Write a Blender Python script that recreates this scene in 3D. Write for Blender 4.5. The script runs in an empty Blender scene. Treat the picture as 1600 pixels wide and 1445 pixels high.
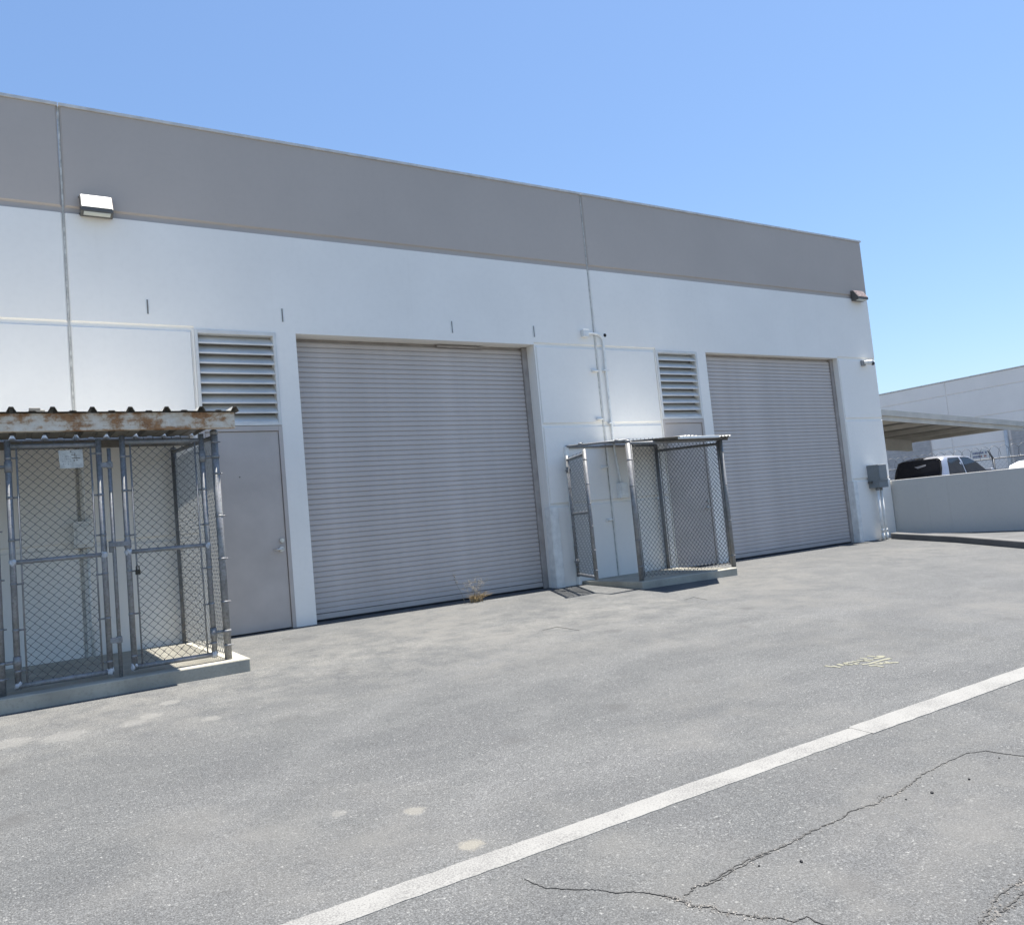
import bpy, bmesh, math, random
from mathutils import Vector, Matrix, noise
random.seed(7)
scene = bpy.context.scene
col = scene.collection

# ------------------------------------------------------------------ camera, sky, sun, exposure
yaw, pitch, roll = math.radians(32.0754), math.radians(4.1868), math.radians(-5.3426)
fw = Vector((math.sin(yaw)*math.cos(pitch), math.cos(yaw)*math.cos(pitch), math.sin(pitch)))
r0 = Vector((math.cos(yaw), -math.sin(yaw), 0)); u0 = r0.cross(fw)
cr = r0*math.cos(roll) + u0*math.sin(roll); cu = -r0*math.sin(roll) + u0*math.cos(roll)
cam_data = bpy.data.cameras.new('camera')
cam = bpy.data.objects.new('camera', cam_data); col.objects.link(cam)
cam_data.sensor_fit = 'HORIZONTAL'; cam_data.sensor_width = 36.0
cam_data.lens = 36.0*1250/1600
cam_data.clip_start = 0.05; cam_data.clip_end = 2000
m = Matrix.Identity(4)
for i in range(3):
    m[i][0] = cr[i]; m[i][1] = cu[i]; m[i][2] = -fw[i]
m[0][3], m[1][3], m[2][3] = 0.0, -9.8986, 1.0445
cam.matrix_world = m
scene.camera = cam

SUN = Vector((0.285, 0.018, 1.0)).normalized()
world = bpy.data.worlds.new('World'); scene.world = world; world.use_nodes = True
wn = world.node_tree
sky = wn.nodes.new('ShaderNodeTexSky'); sky.sky_type = 'NISHITA'; sky.sun_disc = False
sky.sun_elevation = math.asin(SUN.z); sky.sun_rotation = math.atan2(SUN.x, SUN.y)
sky.altitude = 0; sky.air_density = 1.3; sky.dust_density = 0.5; sky.ozone_density = 9.0
bg = wn.nodes['Background']; bg.inputs['Strength'].default_value = 0.088
gam = wn.nodes.new('ShaderNodeGamma'); gam.inputs['Gamma'].default_value = 0.85     # even, slightly softened sky gradient over the whole dome
tint = wn.nodes.new('ShaderNodeMix'); tint.data_type = 'RGBA'; tint.blend_type = 'MULTIPLY'; tint.inputs[0].default_value = 1.0
tint.inputs[7].default_value = (0.93, 0.95, 1.0, 1)
wn.links.new(sky.outputs['Color'], gam.inputs['Color']); wn.links.new(gam.outputs['Color'], tint.inputs[6])
wn.links.new(tint.outputs[2], bg.inputs['Color'])
sun_data = bpy.data.lights.new('sun', 'SUN'); sun_data.energy = 4.9; sun_data.angle = math.radians(0.53)
sun_data.color = (1.0, 0.945, 0.865)
sun = bpy.data.objects.new('sun', sun_data); col.objects.link(sun)
sun.rotation_euler = (-SUN).to_track_quat('-Z', 'Y').to_euler(); sun.location = (5, -5, 20)
scene.cycles.max_bounces = 5; scene.cycles.diffuse_bounces = 3; scene.cycles.glossy_bounces = 2; scene.cycles.transmission_bounces = 2; scene.cycles.transparent_max_bounces = 4
scene.cycles.caustics_reflective = False; scene.cycles.caustics_refractive = False
vs = scene.view_settings
vs.view_transform = 'Standard'; vs.look = 'None'; vs.exposure = 1.38; vs.gamma = 1.0; vs.use_curve_mapping = False

# ------------------------------------------------------------------ materials
def new_mat(name):
    mt = bpy.data.materials.new(name); mt.use_nodes = True
    nt = mt.node_tree
    return mt, nt, nt.nodes['Principled BSDF']
def N(nt, typ, **kw):
    n = nt.nodes.new(typ)
    for k, v in kw.items():
        if hasattr(n, k): setattr(n, k, v)
        else: n.inputs[k].default_value = v
    return n
def coords(nt, scale=(1, 1, 1), kind='Object'):
    tc = nt.nodes.new('ShaderNodeTexCoord')
    mp = nt.nodes.new('ShaderNodeMapping'); mp.inputs['Scale'].default_value = scale
    nt.links.new(tc.outputs[kind], mp.inputs['Vector'])
    return mp.outputs['Vector']
def ramp(nt, fac, stops):
    rp = nt.nodes.new('ShaderNodeValToRGB')
    e = rp.color_ramp.elements
    while len(e) < len(stops): e.new(0.5)
    for i, (p, c) in enumerate(stops):
        e[i].position = p
        e[i].color = (c, c, c, 1) if isinstance(c, (int, float)) else (*c, 1)
    nt.links.new(fac, rp.inputs['Fac'])
    return rp.outputs['Color']
def mixc(nt, fac, a, b, mode='MIX'):
    mx = nt.nodes.new('ShaderNodeMix'); mx.data_type = 'RGBA'; mx.blend_type = mode; mx.clamp_factor = True
    for sock, v in ((mx.inputs[0], fac), (mx.inputs[6], a), (mx.inputs[7], b)):
        if isinstance(v, bpy.types.NodeSocket): nt.links.new(v, sock)
        elif isinstance(v, (int, float)): sock.default_value = v
        else: sock.default_value = (*v, 1)
    return mx.outputs[2]
def math_(nt, op, a, b=None, clamp=False):
    n = nt.nodes.new('ShaderNodeMath'); n.operation = op; n.use_clamp = clamp
    for sock, v in ((n.inputs[0], a), (n.inputs[1], b)):
        if v is None: continue
        if isinstance(v, bpy.types.NodeSocket): nt.links.new(v, sock)
        else: sock.default_value = v
    return n.outputs[0]
def noise_tex(nt, vec, scale, detail=4, rough=0.55):
    n = nt.nodes.new('ShaderNodeTexNoise'); n.inputs['Scale'].default_value = scale
    n.inputs['Detail'].default_value = detail; n.inputs['Roughness'].default_value = rough
    nt.links.new(vec, n.inputs['Vector'])
    return n.outputs['Fac']
def bump(nt, bsdf, height, strength=0.3, dist=0.01):
    b = nt.nodes.new('ShaderNodeBump'); b.inputs['Strength'].default_value = strength
    b.inputs['Distance'].default_value = dist
    nt.links.new(height, b.inputs['Height']); nt.links.new(b.outputs['Normal'], bsdf.inputs['Normal'])

def simple(name, base, rough=0.6, metal=0.0, var=0.08, scale=6.0, bmp=0.0, bscale=80, spec=0.5, fine=0.0):
    mt, nt, bs = new_mat(name)
    v = coords(nt)
    n1 = noise_tex(nt, v, scale, 5)
    lo = tuple(c*(1-var*1.6) for c in base); hi = tuple(min(1, c*(1+var*1.6)) for c in base)
    c = mixc(nt, ramp(nt, n1, [(0.3, 0.0), (0.7, 1.0)]), lo, hi)
    if fine:
        n2 = noise_tex(nt, v, 220, 2)
        c = mixc(nt, fine, c, ramp(nt, n2, [(0.35, 0.1), (0.65, 0.9)]), 'OVERLAY')
    nt.links.new(c, bs.inputs['Base Color'])
    bs.inputs['Roughness'].default_value = rough; bs.inputs['Metallic'].default_value = metal
    bs.inputs['Specular IOR Level'].default_value = spec
    if bmp: bump(nt, bs, noise_tex(nt, v, bscale, 3), bmp, 0.004)
    return mt

def painted_concrete(name, base, streak=0.08):
    mt, nt, bs = new_mat(name)
    v = coords(nt)
    big = noise_tex(nt, v, 0.7, 3)
    fine = noise_tex(nt, v, 14, 4)
    vs_ = coords(nt, (9, 9, 0.35))
    st = noise_tex(nt, vs_, 1.0, 4, 0.6)
    dk = tuple(c*0.955 for c in base); lt = tuple(min(1, c*1.03) for c in base)
    c = mixc(nt, ramp(nt, big, [(0.3, 0.0), (0.7, 1.0)]), dk, lt)
    c = mixc(nt, ramp(nt, fine, [(0.45, 0.0), (0.75, 0.18)]), c, tuple(x*0.86 for x in base))
    c = mixc(nt, ramp(nt, st, [(0.58, 0.0), (0.82, streak)]), c, tuple(x*f for x, f in zip(base, (0.62, 0.58, 0.52))))
    nt.links.new(c, bs.inputs['Base Color'])
    bs.inputs['Roughness'].default_value = 0.78; bs.inputs['Specular IOR Level'].default_value = 0.3
    bump(nt, bs, fine, 0.15, 0.006)
    return mt

WHITE = painted_concrete('painted_concrete_white', (0.90, 0.87, 0.815))
BAND = painted_concrete('painted_concrete_grey', (0.50, 0.445, 0.40), 0.06)
FARWALL = painted_concrete('painted_concrete_far', (0.86, 0.81, 0.76))
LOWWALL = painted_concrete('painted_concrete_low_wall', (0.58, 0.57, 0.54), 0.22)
CAULK = simple('joint_caulk', (0.55, 0.54, 0.50), 0.9, var=0.2, scale=14, bmp=0.5, bscale=60)
DOORGREY = simple('door_grey_paint', (0.50, 0.45, 0.415), 0.5, var=0.05, scale=2.5, bmp=0.03, bscale=25)
SLATGREY = simple('slat_grey_paint', (0.545, 0.495, 0.465), 0.5, var=0.06, scale=1.6)
GUIDE = simple('guide_steel', (0.36, 0.325, 0.30), 0.55, var=0.12, scale=5)
LOUVER = simple('louver_white_paint', (0.70, 0.69, 0.66), 0.45, var=0.06, scale=4)
DARK = simple('dark_void', (0.015, 0.015, 0.015), 0.9)
SCREEN = simple('bird_screen_mesh', (0.26, 0.25, 0.235), 0.8)
RUBBER = simple('black_rubber', (0.02, 0.02, 0.02), 0.8, var=0.2)
BLACKMETAL = simple('dark_bronze_metal', (0.12, 0.115, 0.105), 0.5, 0.3)
LENS = simple('lamp_lens', (0.55, 0.57, 0.52), 0.3, var=0.05)
WHITEPAINT = simple('white_metal_paint', (0.80, 0.80, 0.77), 0.45, var=0.07, scale=9)
BOXGREY = simple('electrical_box_grey', (0.20, 0.215, 0.22), 0.5, var=0.06, scale=6)
STEEL = simple('brushed_steel', (0.55, 0.55, 0.54), 0.3, 0.9)
BROWNLAMP = simple('bronze_lamp_cover', (0.40, 0.33, 0.315), 0.5, 0.0, 0.12, 20)
COPING = simple('coping_metal', (0.62, 0.61, 0.59), 0.5, var=0.1)
TAN = simple('carport_beige_steel', (0.50, 0.48, 0.43), 0.6, var=0.08, scale=2)
DECKDARK = simple('carport_deck_steel', (0.34, 0.32, 0.28), 0.7, var=0.1)

def galvanised():
    mt, nt, bs = new_mat('galvanised_steel')
    v = coords(nt)
    vo = nt.nodes.new('ShaderNodeTexVoronoi'); vo.inputs['Scale'].default_value = 70
    nt.links.new(v, vo.inputs['Vector'])
    n = noise_tex(nt, v, 9, 4)
    c = mixc(nt, ramp(nt, n, [(0.3, 0.0), (0.7, 1.0)]), (0.15, 0.17, 0.19), (0.22, 0.245, 0.265))
    c = mixc(nt, 0.25, c, vo.outputs['Color'], 'OVERLAY')
    hs = nt.nodes.new('ShaderNodeHueSaturation'); hs.inputs['Saturation'].default_value = 0.15
    nt.links.new(c, hs.inputs['Color'])
    nt.links.new(hs.outputs['Color'], bs.inputs['Base Color'])
    bs.inputs['Metallic'].default_value = 0.2; bs.inputs['Roughness'].default_value = 0.48
    return mt
GALV = galvanised()
SUNLITWIRE = simple('sunlit_galvanised_wire', (0.46, 0.46, 0.43), 0.45, 0.1, 0.12, 30)  # copy of the galvanised wire with sunlight put into its colour
WIRE = simple('galvanised_wire', (0.15, 0.155, 0.16), 0.45, 0.15, 0.12, 30)

def rusty():
    mt, nt, bs = new_mat('rusty_white_paint')
    v = coords(nt); vx = coords(nt, (1.0, 1.0, 1.6))
    n = noise_tex(nt, vx, 3.6, 8, 0.68)
    f = noise_tex(nt, v, 26, 6, 0.7)
    hz = noise_tex(nt, coords(nt, (2, 2, 40)), 1.0, 4)
    s = math_(nt, 'ADD', math_(nt, 'MULTIPLY', n, 0.68), math_(nt, 'ADD', math_(nt, 'MULTIPLY', f, 0.26), math_(nt, 'MULTIPLY', hz, 0.10)))
    m1 = ramp(nt, s, [(0.49, 0.0), (0.57, 1.0)])
    rc = mixc(nt, ramp(nt, f, [(0.3, 0.0), (0.7, 1.0)]), (0.15, 0.06, 0.022), (0.44, 0.24, 0.11))
    pc = mixc(nt, ramp(nt, f, [(0.35, 0.0), (0.7, 1.0)]), (0.62, 0.55, 0.45), (0.84, 0.82, 0.76))
    stain = ramp(nt, s, [(0.42, 0.0), (0.54, 0.7)])
    pc = mixc(nt, stain, pc, (0.58, 0.43, 0.27))
    nt.links.new(mixc(nt, m1, pc, rc), bs.inputs['Base Color'])
    bs.inputs['Roughness'].default_value = 0.75
    bump(nt, bs, s, 0.4, 0.01)
    return mt
RUST = rusty()
DECK = simple('weathered_deck_steel', (0.22, 0.205, 0.18), 0.6, 0.25, 0.22, 5, 0.1, 40)
TIN = simple('corrugated_tin', (0.24, 0.24, 0.225), 0.5, 0.4, 0.18, 5)

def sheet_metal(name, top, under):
    # bare galvanised weather side, shade put into the colour of the side that faces down
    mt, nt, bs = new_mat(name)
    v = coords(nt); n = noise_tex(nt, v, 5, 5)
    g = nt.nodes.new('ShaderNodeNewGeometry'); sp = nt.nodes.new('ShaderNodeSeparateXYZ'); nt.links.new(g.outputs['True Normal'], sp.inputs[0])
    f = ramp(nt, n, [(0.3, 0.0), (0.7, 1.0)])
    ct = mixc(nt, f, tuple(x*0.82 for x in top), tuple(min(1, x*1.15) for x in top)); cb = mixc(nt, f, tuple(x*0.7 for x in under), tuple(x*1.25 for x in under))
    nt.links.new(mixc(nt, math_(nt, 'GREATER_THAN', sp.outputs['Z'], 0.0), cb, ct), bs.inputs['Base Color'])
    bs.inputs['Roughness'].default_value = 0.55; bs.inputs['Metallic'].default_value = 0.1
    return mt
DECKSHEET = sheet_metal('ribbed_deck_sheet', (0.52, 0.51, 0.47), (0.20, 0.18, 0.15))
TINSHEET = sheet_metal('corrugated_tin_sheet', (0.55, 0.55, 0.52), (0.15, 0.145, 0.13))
def concrete(name, base, sc=1.0):
    mt, nt, bs = new_mat(name)
    v = coords(nt)
    n1 = noise_tex(nt, v, 2.2*sc, 5); n2 = noise_tex(nt, v, 45, 5, 0.7)
    c = mixc(nt, ramp(nt, n1, [(0.3, 0.0), (0.7, 1.0)]), tuple(x*0.72 for x in base), tuple(min(1, x*1.12) for x in base))
    c = mixc(nt, ramp(nt, n2, [(0.5, 0.0), (0.72, 0.45)]), c, tuple(x*0.5 for x in base))
    nt.links.new(c, bs.inputs['Base Color']); bs.inputs['Roughness'].default_value = 0.9
    bump(nt, bs, n2, 0.4, 0.006)
    return mt
PADCON = concrete('pad_concrete', (0.42, 0.40, 0.335))
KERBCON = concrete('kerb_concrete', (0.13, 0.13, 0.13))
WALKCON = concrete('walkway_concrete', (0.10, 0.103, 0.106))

def asphalt():
    mt, nt, bs = new_mat('aged_asphalt')
    tc = nt.nodes.new('ShaderNodeTexCoord')
    v = tc.outputs['Object']
    sep = nt.nodes.new('ShaderNodeSeparateXYZ'); nt.links.new(v, sep.inputs[0])
    X, Y = sep.outputs['X'], sep.outputs['Y']
    big = noise_tex(nt, v, 0.33, 4, 0.6)
    mid = noise_tex(nt, v, 1.9, 5, 0.62)
    c = mixc(nt, ramp(nt, big, [(0.30, 0.0), (0.70, 1.0)]), (0.075, 0.079, 0.0815), (0.093, 0.0955, 0.0955))
    c = mixc(nt, ramp(nt, mid, [(0.34, 0.7), (0.60, 0.0)]), c, (0.068, 0.0715, 0.0745))
    # worn dusty smears, drawn out along the driving direction
    smv = coords(nt, (0.55, 1.9, 1.0)); sm = noise_tex(nt, smv, 1.0, 6, 0.62)
    c = mixc(nt, ramp(nt, sm, [(0.48, 0.0), (0.70, 0.6)]), c, (0.112, 0.115, 0.1155))
    # dusty pale skirt in front of the doors and slabs
    dn = noise_tex(nt, v, 3.2, 5, 0.65)
    near = math_(nt, 'SUBTRACT', 1.0, math_(nt, 'ABSOLUTE', math_(nt, 'MULTIPLY', math_(nt, 'ADD', Y, 2.3), 0.42)), True)
    dust = math_(nt, 'MULTIPLY', near, ramp(nt, dn, [(0.40, 0.0), (0.64, 0.9)]))
    c = mixc(nt, dust, c, (0.140, 0.140, 0.133))
    flat = nt.nodes.new('ShaderNodeCombineXYZ'); nt.links.new(X, flat.inputs[0]); nt.links.new(Y, flat.inputs[1])
    # tyre scuffs: arcs
    brk = ramp(nt, mid, [(0.40, 0.0), (0.62, 1.0)])
    def dist_to(cx, cy):
        d = nt.nodes.new('ShaderNodeVectorMath'); d.operation = 'DISTANCE'
        nt.links.new(flat.outputs[0], d.inputs[0]); d.inputs[1].default_value = (cx, cy, 0)
        return d.outputs['Value']
    for cx, cy, rings in ((8.4, -2.6, ((2.0, .10, .5), (2.35, .07, .45), (2.18, .04, .4))), (6.0, -9.5, ((6.4, .22, .35), (5.2, .18, .3))), (12.5, -12.0, ((9.2, .25, .4), (7.9, .2, .35)))):
        dd = dist_to(cx, cy); acc = None
        for r, w, a in rings:
            t = math_(nt, 'ABSOLUTE', math_(nt, 'SUBTRACT', dd, r))
            band = math_(nt, 'MULTIPLY', math_(nt, 'SUBTRACT', 1.0, math_(nt, 'DIVIDE', t, w), True), a)
            acc = band if acc is None else math_(nt, 'MAXIMUM', acc, band)
        c = mixc(nt, math_(nt, 'MULTIPLY', acc, brk), c, (0.128, 0.131, 0.132))
    # the older lane beyond the crack: rougher and a little darker
    wob = math_(nt, 'MULTIPLY', math_(nt, 'SUBTRACT', dn, 0.5), 0.08)
    line = math_(nt, 'ADD', math_(nt, 'ADD', Y, math_(nt, 'MULTIPLY', X, -0.02)), math_(nt, 'ADD', wob, 7.62))
    old = math_(nt, 'MULTIPLY', math_(nt, 'LESS_THAN', line, 0.0), math_(nt, 'GREATER_THAN', X, 1.95))
    # a paving joint: right of it the surface is a shade lighter
    sj = math_(nt, 'MULTIPLY', math_(nt, 'GREATER_THAN', math_(nt, 'ADD', X, wob), 6.9), 0.4)
    c = mixc(nt, sj, c, (0.088, 0.0915, 0.0945))
    c = mixc(nt, math_(nt, 'MULTIPLY', old, 0.30), c, (0.080, 0.083, 0.086))
    # aggregate: pale and dark stones showing in the binder
    vo = nt.nodes.new('ShaderNodeTexVoronoi'); vo.inputs['Scale'].default_value = 105; vo.voronoi_dimensions = '2D'
    nt.links.new(v, vo.inputs['Vector'])
    sepc = nt.nodes.new('ShaderNodeSeparateColor'); nt.links.new(vo.outputs['Color'], sepc.inputs[0])
    inner = ramp(nt, vo.outputs['Distance'], [(0.25, 1.0), (0.55, 0.0)])
    expo = math_(nt, 'MULTIPLY', ramp(nt, dn, [(0.32, 0.45), (0.60, 1.0)]), ramp(nt, sm, [(0.34, 0.55), (0.58, 1.0)]))   # binder worn off in places
    pale = math_(nt, 'MULTIPLY', math_(nt, 'MULTIPLY', ramp(nt, sepc.outputs[0], [(0.74, 0.0), (1.0, 0.85)]), inner), expo)
    darkst = math_(nt, 'MULTIPLY', ramp(nt, sepc.outputs[1], [(0.70, 0.0), (0.95, 0.6)]), inner)
    c = mixc(nt, pale, c, (0.215, 0.218, 0.212))
    c = mixc(nt, darkst, c, (0.06, 0.06, 0.06))
    vo2 = nt.nodes.new('ShaderNodeTexVoronoi'); vo2.inputs['Scale'].default_value = 34; vo2.voronoi_dimensions = '2D'
    nt.links.new(v, vo2.inputs['Vector'])
    sep2 = nt.nodes.new('ShaderNodeSeparateColor'); nt.links.new(vo2.outputs['Color'], sep2.inputs[0])
    pale2 = math_(nt, 'MULTIPLY', ramp(nt, sep2.outputs[0], [(0.90, 0.0), (1.0, 0.7)]), ramp(nt, vo2.outputs['Distance'], [(0.12, 1.0), (0.28, 0.0)]))
    c = mixc(nt, pale2, c, (0.225, 0.228, 0.222))
    grit = noise_tex(nt, v, 260, 1)
    c = mixc(nt, 0.45, c, ramp(nt, grit, [(0.36, 0.15), (0.64, 0.85)]), 'OVERLAY')
    grit2 = noise_tex(nt, v, 115, 2, 0.6)
    c = mixc(nt, 0.55, c, ramp(nt, grit2, [(0.36, 0.22), (0.64, 0.78)]), 'OVERLAY')
    # old oil drips where vehicles stand, and broad worn patches
    vo3 = nt.nodes.new('ShaderNodeTexVoronoi'); vo3.inputs['Scale'].default_value = 1.15; vo3.voronoi_dimensions = '2D'
    nt.links.new(v, vo3.inputs['Vector'])
    s3 = nt.nodes.new('ShaderNodeSeparateColor'); nt.links.new(vo3.outputs['Color'], s3.inputs[0])
    drip = math_(nt, 'MULTIPLY', ramp(nt, math_(nt, 'ADD', vo3.outputs['Distance'], math_(nt, 'MULTIPLY', math_(nt, 'SUBTRACT', dn, 0.5), 0.22)), [(0.03, 1.0), (0.13, 0.0)]), ramp(nt, s3.outputs[0], [(0.45, 0.0), (1.0, 0.55)]))
    c = mixc(nt, drip, c, (0.062, 0.062, 0.062))
    worn = math_(nt, 'MULTIPLY', ramp(nt, big, [(0.50, 0.0), (0.66, 1.0)]), ramp(nt, dn, [(0.36, 0.0), (0.60, 0.75)]))
    c = mixc(nt, worn, c, (0.126, 0.125, 0.119))
    # dried spill spots
    edge = math_(nt, 'MULTIPLY', math_(nt, 'SUBTRACT', noise_tex(nt, v, 26, 4, 0.7), 0.5), 1.5)
    for sx, sy, sr, sa, cc in ((1.587, -6.756, .065, .5, (0.24, 0.225, 0.185)), (1.561, -6.248, .058, .42, (0.23, 0.22, 0.19)), (1.266, -6.025, .05, .3, (0.22, 0.215, 0.20)),
                               (0.985, -2.891, .09, .45, (0.21, 0.207, 0.195)), (0.8, -3.229, .10, .4, (0.21, 0.207, 0.195)), (0.666, -3.355, .12, .35, (0.21, 0.207, 0.195)),
                               (1.145, -3.676, .08, .35, (0.21, 0.207, 0.195)), (0.23, -3.349, .18, .35, (0.21, 0.207, 0.195)), (-0.072, -3.246, .16, .35, (0.21, 0.207, 0.195))):
        t = math_(nt, 'ADD', math_(nt, 'DIVIDE', dist_to(sx, sy), sr), edge)
        c = mixc(nt, math_(nt, 'MULTIPLY', ramp(nt, t, [(0.55, 1.0), (1.15, 0.0)]), sa), c, cc)
    nt.links.new(c, bs.inputs['Base Color'])
    bs.inputs['Roughness'].default_value = 0.88; bs.inputs['Specular IOR Level'].default_value = 0.35
    hgt = math_(nt, 'ADD', math_(nt, 'MULTIPLY', grit, 0.4), math_(nt, 'ADD', math_(nt, 'MULTIPLY', inner, 0.5), math_(nt, 'MULTIPLY', mid, 0.6)))
    bump(nt, bs, hgt, 0.5, 0.006)
    return mt
ASPHALT = asphalt()

def line_paint(name, base, wear=0.5):
    mt, nt, bs = new_mat(name)
    v = coords(nt)
    n = noise_tex(nt, v, 130, 3, 0.7); n2 = noise_tex(nt, v, 4, 4)
    w = math_(nt, 'ADD', math_(nt, 'MULTIPLY', n, 0.7), math_(nt, 'MULTIPLY', n2, 0.3))
    c = mixc(nt, ramp(nt, w, [(wear-0.11, 1.0), (wear+0.02, 0.0)]), base, (0.125, 0.125, 0.122))
    nt.links.new(c, bs.inputs['Base Color']); bs.inputs['Roughness'].default_value = 0.8
    bump(nt, bs, n, 0.4, 0.004)
    return mt
LINEPAINT = line_paint('worn_white_line_paint', (0.208, 0.208, 0.200), 0.51)
YELLOWPAINT = line_paint('faded_yellow_paint', (0.195, 0.192, 0.14), 0.49)
CRACK = simple('crack_shadow', (0.05, 0.05, 0.049), 0.95, var=0.4, scale=40)
SEAL = simple('crack_fill_asphalt', (0.128, 0.13, 0.133), 0.8, var=0.08, scale=10, fine=0.2)
GRAVEL = simple('loose_aggregate', (0.30, 0.28, 0.25), 0.9, var=0.5, scale=30)
STONE = simple('dark_stone', (0.03, 0.03, 0.032), 0.8, var=0.3, scale=30)
WEED = simple('dry_grass', (0.34, 0.25, 0.13), 0.9, var=0.3, scale=20)
WEEDGREY = simple('dry_stem', (0.36, 0.33, 0.28), 0.9, var=0.25, scale=20)
TAPE = simple('white_tape', (0.48, 0.50, 0.52), 0.6, var=0.12, scale=30, bmp=0.4, bscale=60)
SILVER = simple('silver_car_paint', (0.40, 0.42, 0.47), 0.3, 0.6, 0.03)
WHITECAR = simple('white_car_paint', (0.78, 0.78, 0.77), 0.25, 0.0, 0.02)
CHROME = simple('chrome_trim', (0.6, 0.6, 0.6), 0.2, 1.0)
TYRE = simple('tyre_rubber', (0.02, 0.02, 0.02), 0.9)
REDLENS = simple('red_lens', (0.25, 0.01, 0.01), 0.25)
SIGNWHITE = simple('sign_enamel', (0.62, 0.62, 0.60), 0.5, var=0.06)
INKBLUE = simple('sign_ink_blue', (0.10, 0.13, 0.24), 0.6)
INKRED = simple('sign_ink_red', (0.30, 0.10, 0.09), 0.6)
INKGREY = simple('faded_ink', (0.33, 0.33, 0.32), 0.7, var=0.25, scale=60)
def glass():
    mt, nt, bs = new_mat('tinted_car_glass')
    bs.inputs['Base Color'].default_value = (0.012, 0.014, 0.02, 1); bs.inputs['Roughness'].default_value = 0.05
    bs.inputs['Specular IOR Level'].default_value = 0.7
    return mt
GLASS = glass()

# ------------------------------------------------------------------ mesh helpers
class MB:
    def __init__(s): s.v = []; s.f = []; s.sm = []
    def add(s, vs_, fs, smooth=False):
        o = len(s.v); s.v += [tuple(p) for p in vs_]
        for f in fs: s.f.append(tuple(i+o for i in f)); s.sm.append(smooth)
        return s
    def box(s, x0, x1, y0, y1, z0, z1):
        x0, x1 = min(x0, x1), max(x0, x1); y0, y1 = min(y0, y1), max(y0, y1); z0, z1 = min(z0, z1), max(z0, z1)
        return s.add([(x0,y0,z0),(x1,y0,z0),(x1,y1,z0),(x0,y1,z0),(x0,y0,z1),(x1,y0,z1),(x1,y1,z1),(x0,y1,z1)],
                     [(0,3,2,1),(4,5,6,7),(0,1,5,4),(1,2,6,5),(2,3,7,6),(3,0,4,7)])
    def tube(s, pts, r, n=8, caps=True):
        pts = [Vector(p) for p in pts]; rings = []
        up = None
        for i, p in enumerate(pts):
            d = (pts[min(i+1, len(pts)-1)]-pts[max(i-1, 0)])
            if d.length < 1e-9: d = Vector((0, 0, 1))
            d.normalize()
            if up is None:
                up = d.orthogonal().normalized()
            else:
                up = (up - d*up.dot(d))
                up = up.normalized() if up.length > 1e-6 else d.orthogonal().normalized()
            b = d.cross(up)
            rr = r[i] if isinstance(r, (list, tuple)) else r
            rings.append([p + (up*math.cos(2*math.pi*k/n) + b*math.sin(2*math.pi*k/n))*rr for k in range(n)])
        vs_ = [q for ring in rings for q in ring]; fs = []
        for i in range(len(rings)-1):
            for k in range(n):
                a = i*n+k; b2 = i*n+(k+1) % n
                fs.append((a, b2, b2+n, a+n))
        s.add(vs_, fs, True)
        if caps:
            o = len(s.v)-len(vs_)
            s.f.append(tuple(o+k for k in reversed(range(n)))); s.sm.append(False)
            e = o+(len(rings)-1)*n
            s.f.append(tuple(e+k for k in range(n))); s.sm.append(False)
        return s
    def prism(s, prof, x0, x1, axis='x'):
        # prof = list of (a,b); extruded on axis: 'x' -> (t,a,b), 'y' -> (a,t,b), 'z' -> (a,b,t)
        f = {'x': lambda t, a, b: (t, a, b), 'y': lambda t, a, b: (a, t, b), 'z': lambda t, a, b: (a, b, t)}[axis]
        n = len(prof)
        vs_ = [f(x0, a, b) for a, b in prof] + [f(x1, a, b) for a, b in prof]
        fs = [(i, (i+1) % n, (i+1) % n+n, i+n) for i in range(n)] + [tuple(reversed(range(n))), tuple(range(n, 2*n))]
        return s.add(vs_, fs)
    def build(s, name, mat, parent=None, bevel=0.0, fix=True, kind=None):
        me = bpy.data.meshes.new(name); me.from_pydata(s.v, [], s.f)
        me.polygons.foreach_set('use_smooth', s.sm)
        if fix:
            bm = bmesh.new(); bm.from_mesh(me); bmesh.ops.recalc_face_normals(bm, faces=bm.faces); bm.to_mesh(me); bm.free()
        me.materials.append(mat); me.update()
        return link(name, me, parent, bevel, kind)
def link(name, me, parent=None, bevel=0.0, kind=None, loc=None, rot=None):
    o = bpy.data.objects.new(name, me); col.objects.link(o)
    if parent is not None: o.parent = parent
    if loc is not None: o.location = loc
    if rot is not None: o.rotation_euler = rot
    if bevel:
        b = o.modifiers.new('bevel', 'BEVEL'); b.width = bevel; b.segments = 2; b.limit_method = 'ANGLE'
    if kind: o['kind'] = kind
    return o
def tag(o, label, cat, group=None):
    o['label'] = label; o['category'] = cat
    if group: o['group'] = group
    return o
def thing(name, label, cat, loc=(0, 0, 0), group=None):
    # loc marks the base; parts are written in world coordinates, so the empty stays at identity rotation
    o = bpy.data.objects.new(name, None); col.objects.link(o); o.empty_display_size = 0.2
    return tag(o, label, cat, group)

SL = 0.045
def gz(x, y):
    return SL*max(min(y, 0.0), -14.0)

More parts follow.
